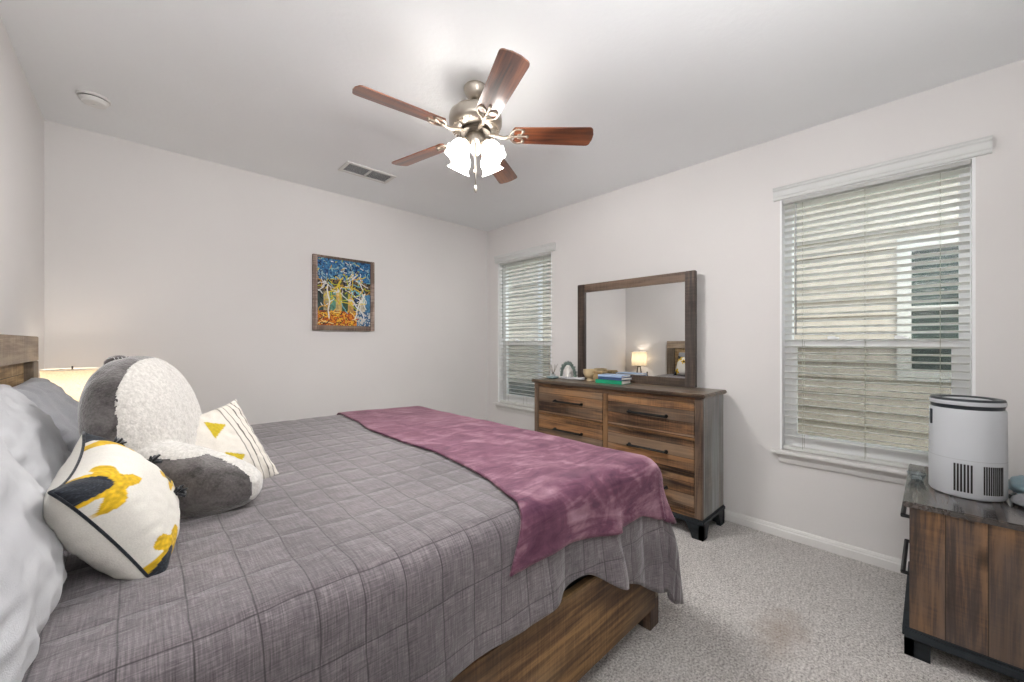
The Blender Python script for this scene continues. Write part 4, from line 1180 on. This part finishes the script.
obj('bottle', lathe([(0, 0), (0.02, 0), (0.022, 0.004), (0.022, 0.035), (0.009, 0.045), (0.009, 0.056), (0.006, 0.056), (0.006, 0.04), (0, 0.03)], 20), M['clear'], rd, True, 50)
for i in range(6):
    a = i * 1.05 + 0.3
    obj('reed', tube([(0, 0, 0.03), (0.045 * cos(a), 0.045 * sin(a), 0.13 + 0.01 * sin(i * 3))], 0.0017, 5), M['reed'], rd)

# ------------------------------------------------------------------ painting on the back wall
pt = thing('framed_painting', 'framed drip-style painting in blue, yellow and orange on the back wall', 'painting', (1.4245, YB - 0.001, 1.447))
pw_, ph_ = 0.577, 0.692; ft_ = 0.040
for s in (-1, 1):
    obj('frame_side', B((min(s * pw_ / 2, s * (pw_ / 2 - ft_)), max(s * pw_ / 2, s * (pw_ / 2 - ft_)), -0.028, 0, 0, ph_), bevel=0.003), M['frame_silver'], pt)
obj('frame_rail', B((-pw_ / 2 + ft_, pw_ / 2 - ft_, -0.026, 0, 0, 0.048), bevel=0.003), M['frame_dark'], pt)
obj('frame_rail', B((-pw_ / 2 + ft_, pw_ / 2 - ft_, -0.026, 0, ph_ - 0.022, ph_), bevel=0.003), M['frame_dark'], pt)
def paint():
    """loose abstract: blue top, dark band, pale columns, orange ground, yellow and white dribbles"""
    W_, H_ = 150, 180
    img = [[None] * W_ for _ in range(H_)]
    def cpick(lst, r): return lst[int(r * 0.999 * len(lst))]
    for j in range(H_):
        for i in range(W_):
            u, v = i / W_, j / H_
            n = nz(u * 9, v * 9, 1) * 0.5 + nz(u * 26, v * 26, 3) * 0.5
            r = min(1, max(0, 0.5 + n))
            if v > 0.70 - 0.05 * abs(u - 0.5): c = cpick([(24, 58, 104), (44, 98, 150), (60, 130, 178), (30, 74, 120), (142, 176, 190)], r)
            elif v > 0.50 + 0.03 * n: c = cpick([(30, 32, 40), (70, 62, 50), (120, 98, 60), (40, 52, 66), (26, 26, 30)], r)
            elif v > 0.22 + 0.05 * n:
                k = int(u * 9)
                c = [(52, 74, 72), (176, 160, 120), (96, 150, 130), (206, 180, 118), (64, 92, 66), (214, 168, 96), (40, 62, 96), (214, 206, 186), (74, 128, 164)][min(8, k)]
                c = tuple(int(q * (0.75 + 0.5 * r)) for q in c)
            elif u > 0.72: c = cpick([(90, 140, 176), (206, 206, 200), (60, 100, 140), (170, 190, 200)], r)
            else: c = cpick([(196, 92, 30), (230, 140, 30), (150, 70, 34), (238, 180, 50), (90, 60, 40)], r)
            img[j][i] = c
    rs_ = random.Random(5)
    cols_ = [(232, 208, 60), (226, 226, 220), (190, 200, 50), (240, 240, 236), (20, 22, 26), (214, 160, 40), (120, 190, 200)]
    def stroke(x, y, ang, n, c, w, curl):
        for _ in range(n):
            ang += rs_.uniform(-curl, curl); x += cos(ang) * 0.8; y += sin(ang) * 0.8
            for dj in range(-w, w + 1):
                for di in range(-w, w + 1):
                    ii, jj = int(x + di * 0.5), int(y + dj * 0.5)
                    if 0 <= ii < W_ and 0 <= jj < H_: img[jj][ii] = c
    for k in range(74): stroke(rs_.uniform(10, 140), rs_.uniform(60, 130), rs_.uniform(0, 6.28), rs_.randint(25, 70), cols_[k % 7], 1, 0.35)
    for k in range(90): stroke(rs_.uniform(0, 150), rs_.uniform(125, 180), rs_.uniform(0, 6.28), rs_.randint(4, 14), cols_[(k * 3) % 7] if k % 2 else (150, 190, 200), 1, 0.5)
    for k in range(40): stroke(rs_.uniform(0, 105), rs_.uniform(4, 40), rs_.uniform(-0.3, 0.3), rs_.randint(8, 26), [(250, 190, 60), (210, 90, 20), (60, 40, 30), (240, 220, 140)][k % 4], 1, 0.3)
    for (x0, y0, a0, n, c) in ((32, 20, 1.7, 110, (236, 236, 228)), (40, 96, 0.7, 60, (226, 200, 60)), (118, 96, 2.5, 70, (222, 190, 60)), (104, 20, 1.4, 100, (236, 236, 228)), (60, 60, 1.2, 60, (210, 200, 50)), (130, 20, 1.5, 90, (220, 226, 230))):
        stroke(x0, y0, a0, n, c, 2, 0.12)
    bm = bmesh.new(); cl = bm.loops.layers.float_color.new('Col')
    x0, x1, z0, z1 = -pw_ / 2 + ft_ - 0.002, pw_ / 2 - ft_ + 0.002, 0.046, ph_ - 0.020
    g = [[bm.verts.new((lerp(x0, x1, i / W_), -0.014, lerp(z0, z1, j / H_))) for i in range(W_ + 1)] for j in range(H_ + 1)]
    for j in range(H_):
        for i in range(W_):
            f = bm.faces.new((g[j][i], g[j][i + 1], g[j + 1][i + 1], g[j + 1][i])); c = srgb(img[j][i])
            for lp in f.loops: lp[cl] = c
    # canvas thickness
    b0 = [bm.verts.new((x, -0.002, z)) for x, z in ((x0, z0), (x1, z0), (x1, z1), (x0, z1))]
    bm.faces.new(b0)
    return bm
obj('canvas', paint(), M['painting'], pt)

# ------------------------------------------------------------------ ceiling things
sd = thing('smoke_detector', 'round white smoke detector on the ceiling near the left corner', 'smoke detector', (-0.192, 3.30, CH - 0.0005))
obj('base', lathe([(0, 0), (0.068, 0), (0.070, -0.006), (0.068, -0.014), (0.0, -0.014)], 40), M['white_plastic'], sd, True, 40)
obj('gap_ring', lathe([(0.058, -0.014), (0.058, -0.019)], 40, closed=None), M['slot'], sd, True)
obj('cover', lathe([(0, -0.019), (0.062, -0.019), (0.061, -0.026), (0.050, -0.040), (0.030, -0.044), (0.0, -0.044)], 40), M['white_plastic'], sd, True, 40)
obj('test_button', lathe([(0, -0.0445), (0.012, -0.0445), (0.012, -0.048), (0, -0.048)], 20), M['white_plastic'], sd, True, 40)

vt = thing('ceiling_vent', 'white two-panel air vent in the ceiling near the back wall', 'vent', (1.375, 3.20, CH - 0.0005))
vw_, vd_ = 0.41, 0.21
obj('frame', B((-vw_ / 2, vw_ / 2, -vd_ / 2, -vd_ / 2 + 0.028, -0.010, 0), (-vw_ / 2, vw_ / 2, vd_ / 2 - 0.028, vd_ / 2, -0.010, 0), (-vw_ / 2, -vw_ / 2 + 0.028, -vd_ / 2 + 0.028, vd_ / 2 - 0.028, -0.010, 0),
    (vw_ / 2 - 0.028, vw_ / 2, -vd_ / 2 + 0.028, vd_ / 2 - 0.028, -0.010, 0), (-0.009, 0.009, -vd_ / 2 + 0.028, vd_ / 2 - 0.028, -0.010, 0), bevel=0.002), M['white_plastic'], vt)
for s in (-1, 1):
    bm = bmesh.new()
    for i in range(13):
        y = -vd_ / 2 + 0.034 + i * 0.0112
        m_ = Matrix.Translation((s * 0.0905, y, -0.006)) @ Matrix.Rotation(radians(22), 4, 'X')
        r = bmesh.ops.create_cube(bm, size=1.0)
        for v in r['verts']: v.co = m_ @ Vector((v.co.x * 0.162, v.co.y * 0.0105, v.co.z * 0.001))
    obj('louvers', bm, M['louver'], vt)
obj('duct', B((-vw_ / 2 + 0.02, vw_ / 2 - 0.02, -vd_ / 2 + 0.02, vd_ / 2 - 0.02, -0.0012, -0.0004)), M['duct'], vt)

# ceiling fan
FX, FY = 1.352, 1.725
fan = thing('ceiling_fan', 'five-blade brushed nickel ceiling fan with walnut blades and lit glass shades', 'ceiling fan', (FX, FY, CH - 0.0005))
obj('canopy', lathe([(0, 0), (0.062, 0), (0.066, -0.006), (0.064, -0.02), (0.054, -0.045), (0.036, -0.068), (0.026, -0.074), (0, -0.074)], 36), M['nickel'], fan, True, 40)
obj('downrod', lathe([(0, -0.07), (0.022, -0.07), (0.022, -0.088), (0.0135, -0.09), (0.0135, -0.13), (0, -0.13)], 20), M['nickel_dark'], fan, True, 40)
mh = obj('motor_housing', lathe([(0, -0.112), (0.03, -0.112), (0.045, -0.122), (0.09, -0.128), (0.125, -0.140), (0.143, -0.158), (0.146, -0.178), (0.146, -0.205), (0.138, -0.222), (0.10, -0.240), (0.06, -0.243), (0, -0.243)], 48), M['nickel'], fan, True, 40)
bm = bmesh.new()
for i in range(40):
    a = 2 * pi * i / 40
    m_ = Matrix.Rotation(a, 4, 'Z') @ Matrix.Translation((0.118, 0, -0.2325)) @ Matrix.Rotation(radians(24), 4, 'Y')
    r = bmesh.ops.create_cube(bm, size=1.0)
    for v in r['verts']: v.co = m_ @ Vector((v.co.x * 0.032, v.co.y * 0.006, v.co.z * 0.004))
obj('cooling_fins', bm, M['white_enamel'], mh)
obj('flywheel', lathe([(0, -0.243), (0.085, -0.243), (0.088, -0.262), (0.07, -0.268), (0, -0.268)], 32), M['nickel_dark'], fan, True, 40)
BZ = -0.262
def blade_poly():
    pts = []; r0, r1, w0, w1 = 0.205, 0.645, 0.058, 0.068
    # inner end scalloped, outer rounded corners
    for k in range(9):
        a = -pi / 2 + pi * k / 8
        pass
    out = [(r0 + 0.012, -w0)]
    c_ = 0.024
    out += [(r1 - c_ + c_ * sin(t), -w1 + c_ * (1 - cos(t))) for t in [pi / 2 * k / 6 for k in range(7)]]
    out += [(r1 + 0.007, -0.02), (r1 + 0.007, 0.02)]
    out += [(r1 - c_ + c_ * sin(t), w1 - c_ * (1 - cos(t))) for t in [pi / 2 * (6 - k) / 6 for k in range(7)]]
    out += [(r0 + 0.012, w0), (r0, w0 * 0.7), (r0 + 0.012, w0 * 0.35), (r0, 0), (r0 + 0.012, -w0 * 0.35), (r0, -w0 * 0.7)]
    return out
for k in range(5):
    ang = radians(174.4 + 72 * k)
    rot = Matrix.Rotation(ang, 4, 'Z')
    pm = Matrix.Rotation(radians(-13), 4, 'X')
    bl_ = bpy.data.objects.new('blade', None)
    b = obj('blade', prism(blade_poly(), -0.003, 0.003, pm), M['blade'], fan)
    b.location = (0, 0, BZ); b.rotation_euler = (0, 0, ang)
    # openwork bracket
    bm = bmesh.new()
    tube(smoothpath([(0.07, 0, 0.004), (0.11, 0, -0.002), (0.15, 0, -0.014), (0.185, 0, -0.012), (0.21, 0, -0.006)], 5), [0.010] * 21, 8, bm)
    for s in (-1, 1):
        tube(smoothpath([(0.185, 0, -0.010), (0.20, s * 0.03, -0.008), (0.225, s * 0.050, -0.006), (0.262, s * 0.044, -0.005), (0.255, s * 0.018, -0.005), (0.232, s * 0.010, -0.006)], 5), 0.0055, 6, bm)
    tube(smoothpath([(0.195, 0, -0.008), (0.24, 0, -0.006), (0.285, 0, -0.005)], 4), 0.006, 6, bm)
    for (px_, py_) in ((0.262, 0.036), (0.262, -0.036), (0.285, 0)): lathe([(0, -0.012), (0.009, -0.010), (0.009, -0.002), (0, -0.002)], 10, bm, Matrix.Translation((px_, py_, 0)))
    for v in bm.verts:
        if v.co.x > 0.17:
            p = pm @ Vector((v.co.x, v.co.y, v.co.z)); v.co = Vector((p.x, p.y, p.z))
    obj('bracket', bm, M['white_enamel'], b, True)
obj('switch_housing', lathe([(0, -0.268), (0.048, -0.268), (0.052, -0.275), (0.050, -0.300), (0.058, -0.306), (0.058, -0.318), (0.036, -0.345), (0.018, -0.368), (0.010, -0.378), (0, -0.380)], 36), M['nickel'], fan, True, 40)
for k in range(4):
    ang = radians(-128 + 45 + 90 * k + 0)
    rot = Matrix.Rotation(ang, 4, 'Z')
    arm = obj('lamp_arm', tube(smoothpath([(0.045, 0, -0.315), (0.065, 0, -0.322), (0.080, 0, -0.332)], 5), 0.011, 8), M['nickel'], fan, True)
    arm.rotation_euler = (0, 0, ang)
    tiltm = Matrix.Translation((0.078, 0, -0.326)) @ Matrix.Rotation(radians(-33), 4, 'Y') @ Matrix.Scale(1.05, 4)
    cupb = lathe([(0, 0.004), (0.020, 0.002), (0.024, -0.012), (0.024, -0.020), (0, -0.020)], 20, None, tiltm)
    obj('socket_cup', cupb, M['nickel'], arm, True, 40)
    prof = [(0.022, -0.014), (0.030, -0.024), (0.044, -0.042), (0.050, -0.062), (0.048, -0.080), (0.050, -0.096), (0.060, -0.110), (0.058, -0.111), (0.047, -0.097), (0.045, -0.080), (0.047, -0.062), (0.041, -0.043), (0.026, -0.026)]
    bm = lathe(prof, 32, None, tiltm, rfun=lambda a, z: 1 + 0.10 * max(0, (-z - 0.085) / 0.026) * cos(6 * a) + 0.012 * cos(16 * a))
    obj('glass_shade', bm, M['opal'], arm, True)
    obj('bulb', lathe([(0, -0.028), (0.012, -0.030), (0.024, -0.060), (0.022, -0.075), (0, -0.085)], 16, None, tiltm), M['hot_bulb'], arm, True)
    sl = bpy.data.lights.new('shade_lamp', 'SPOT'); sl.energy = SHADE_LAMP; sl.color = (1.0, 0.99, 0.975)
    sl.spot_size = radians(174); sl.spot_blend = 0.5; sl.shadow_soft_size = 0.045
    so = bpy.data.objects.new('shade_lamp', sl); COL.objects.link(so); so.parent = arm
    so.matrix_local = tiltm @ Matrix.Translation((0, 0, -0.125))
bm = bmesh.new()
tube([(0.0, 0.0, -0.378), (0.0, 0.0, -0.545)], 0.0022, 6, bm)
lathe([(0, -0.54), (0.005, -0.542), (0.010, -0.56), (0.008, -0.572), (0.004, -0.58), (0, -0.581)], 14, bm)
obj('pull_chain', bm, M['nickel'], fan, True)
bm = bmesh.new()
tube([(-0.03, -0.03, -0.34), (-0.03, -0.03, -0.47)], 0.0018, 6, bm)
lathe([(0, -0.47), (0.006, -0.474), (0.007, -0.49), (0, -0.50)], 12, bm, Matrix.Translation((-0.03, -0.03, 0)))
obj('pull_chain', bm, M['nickel'], fan, True)
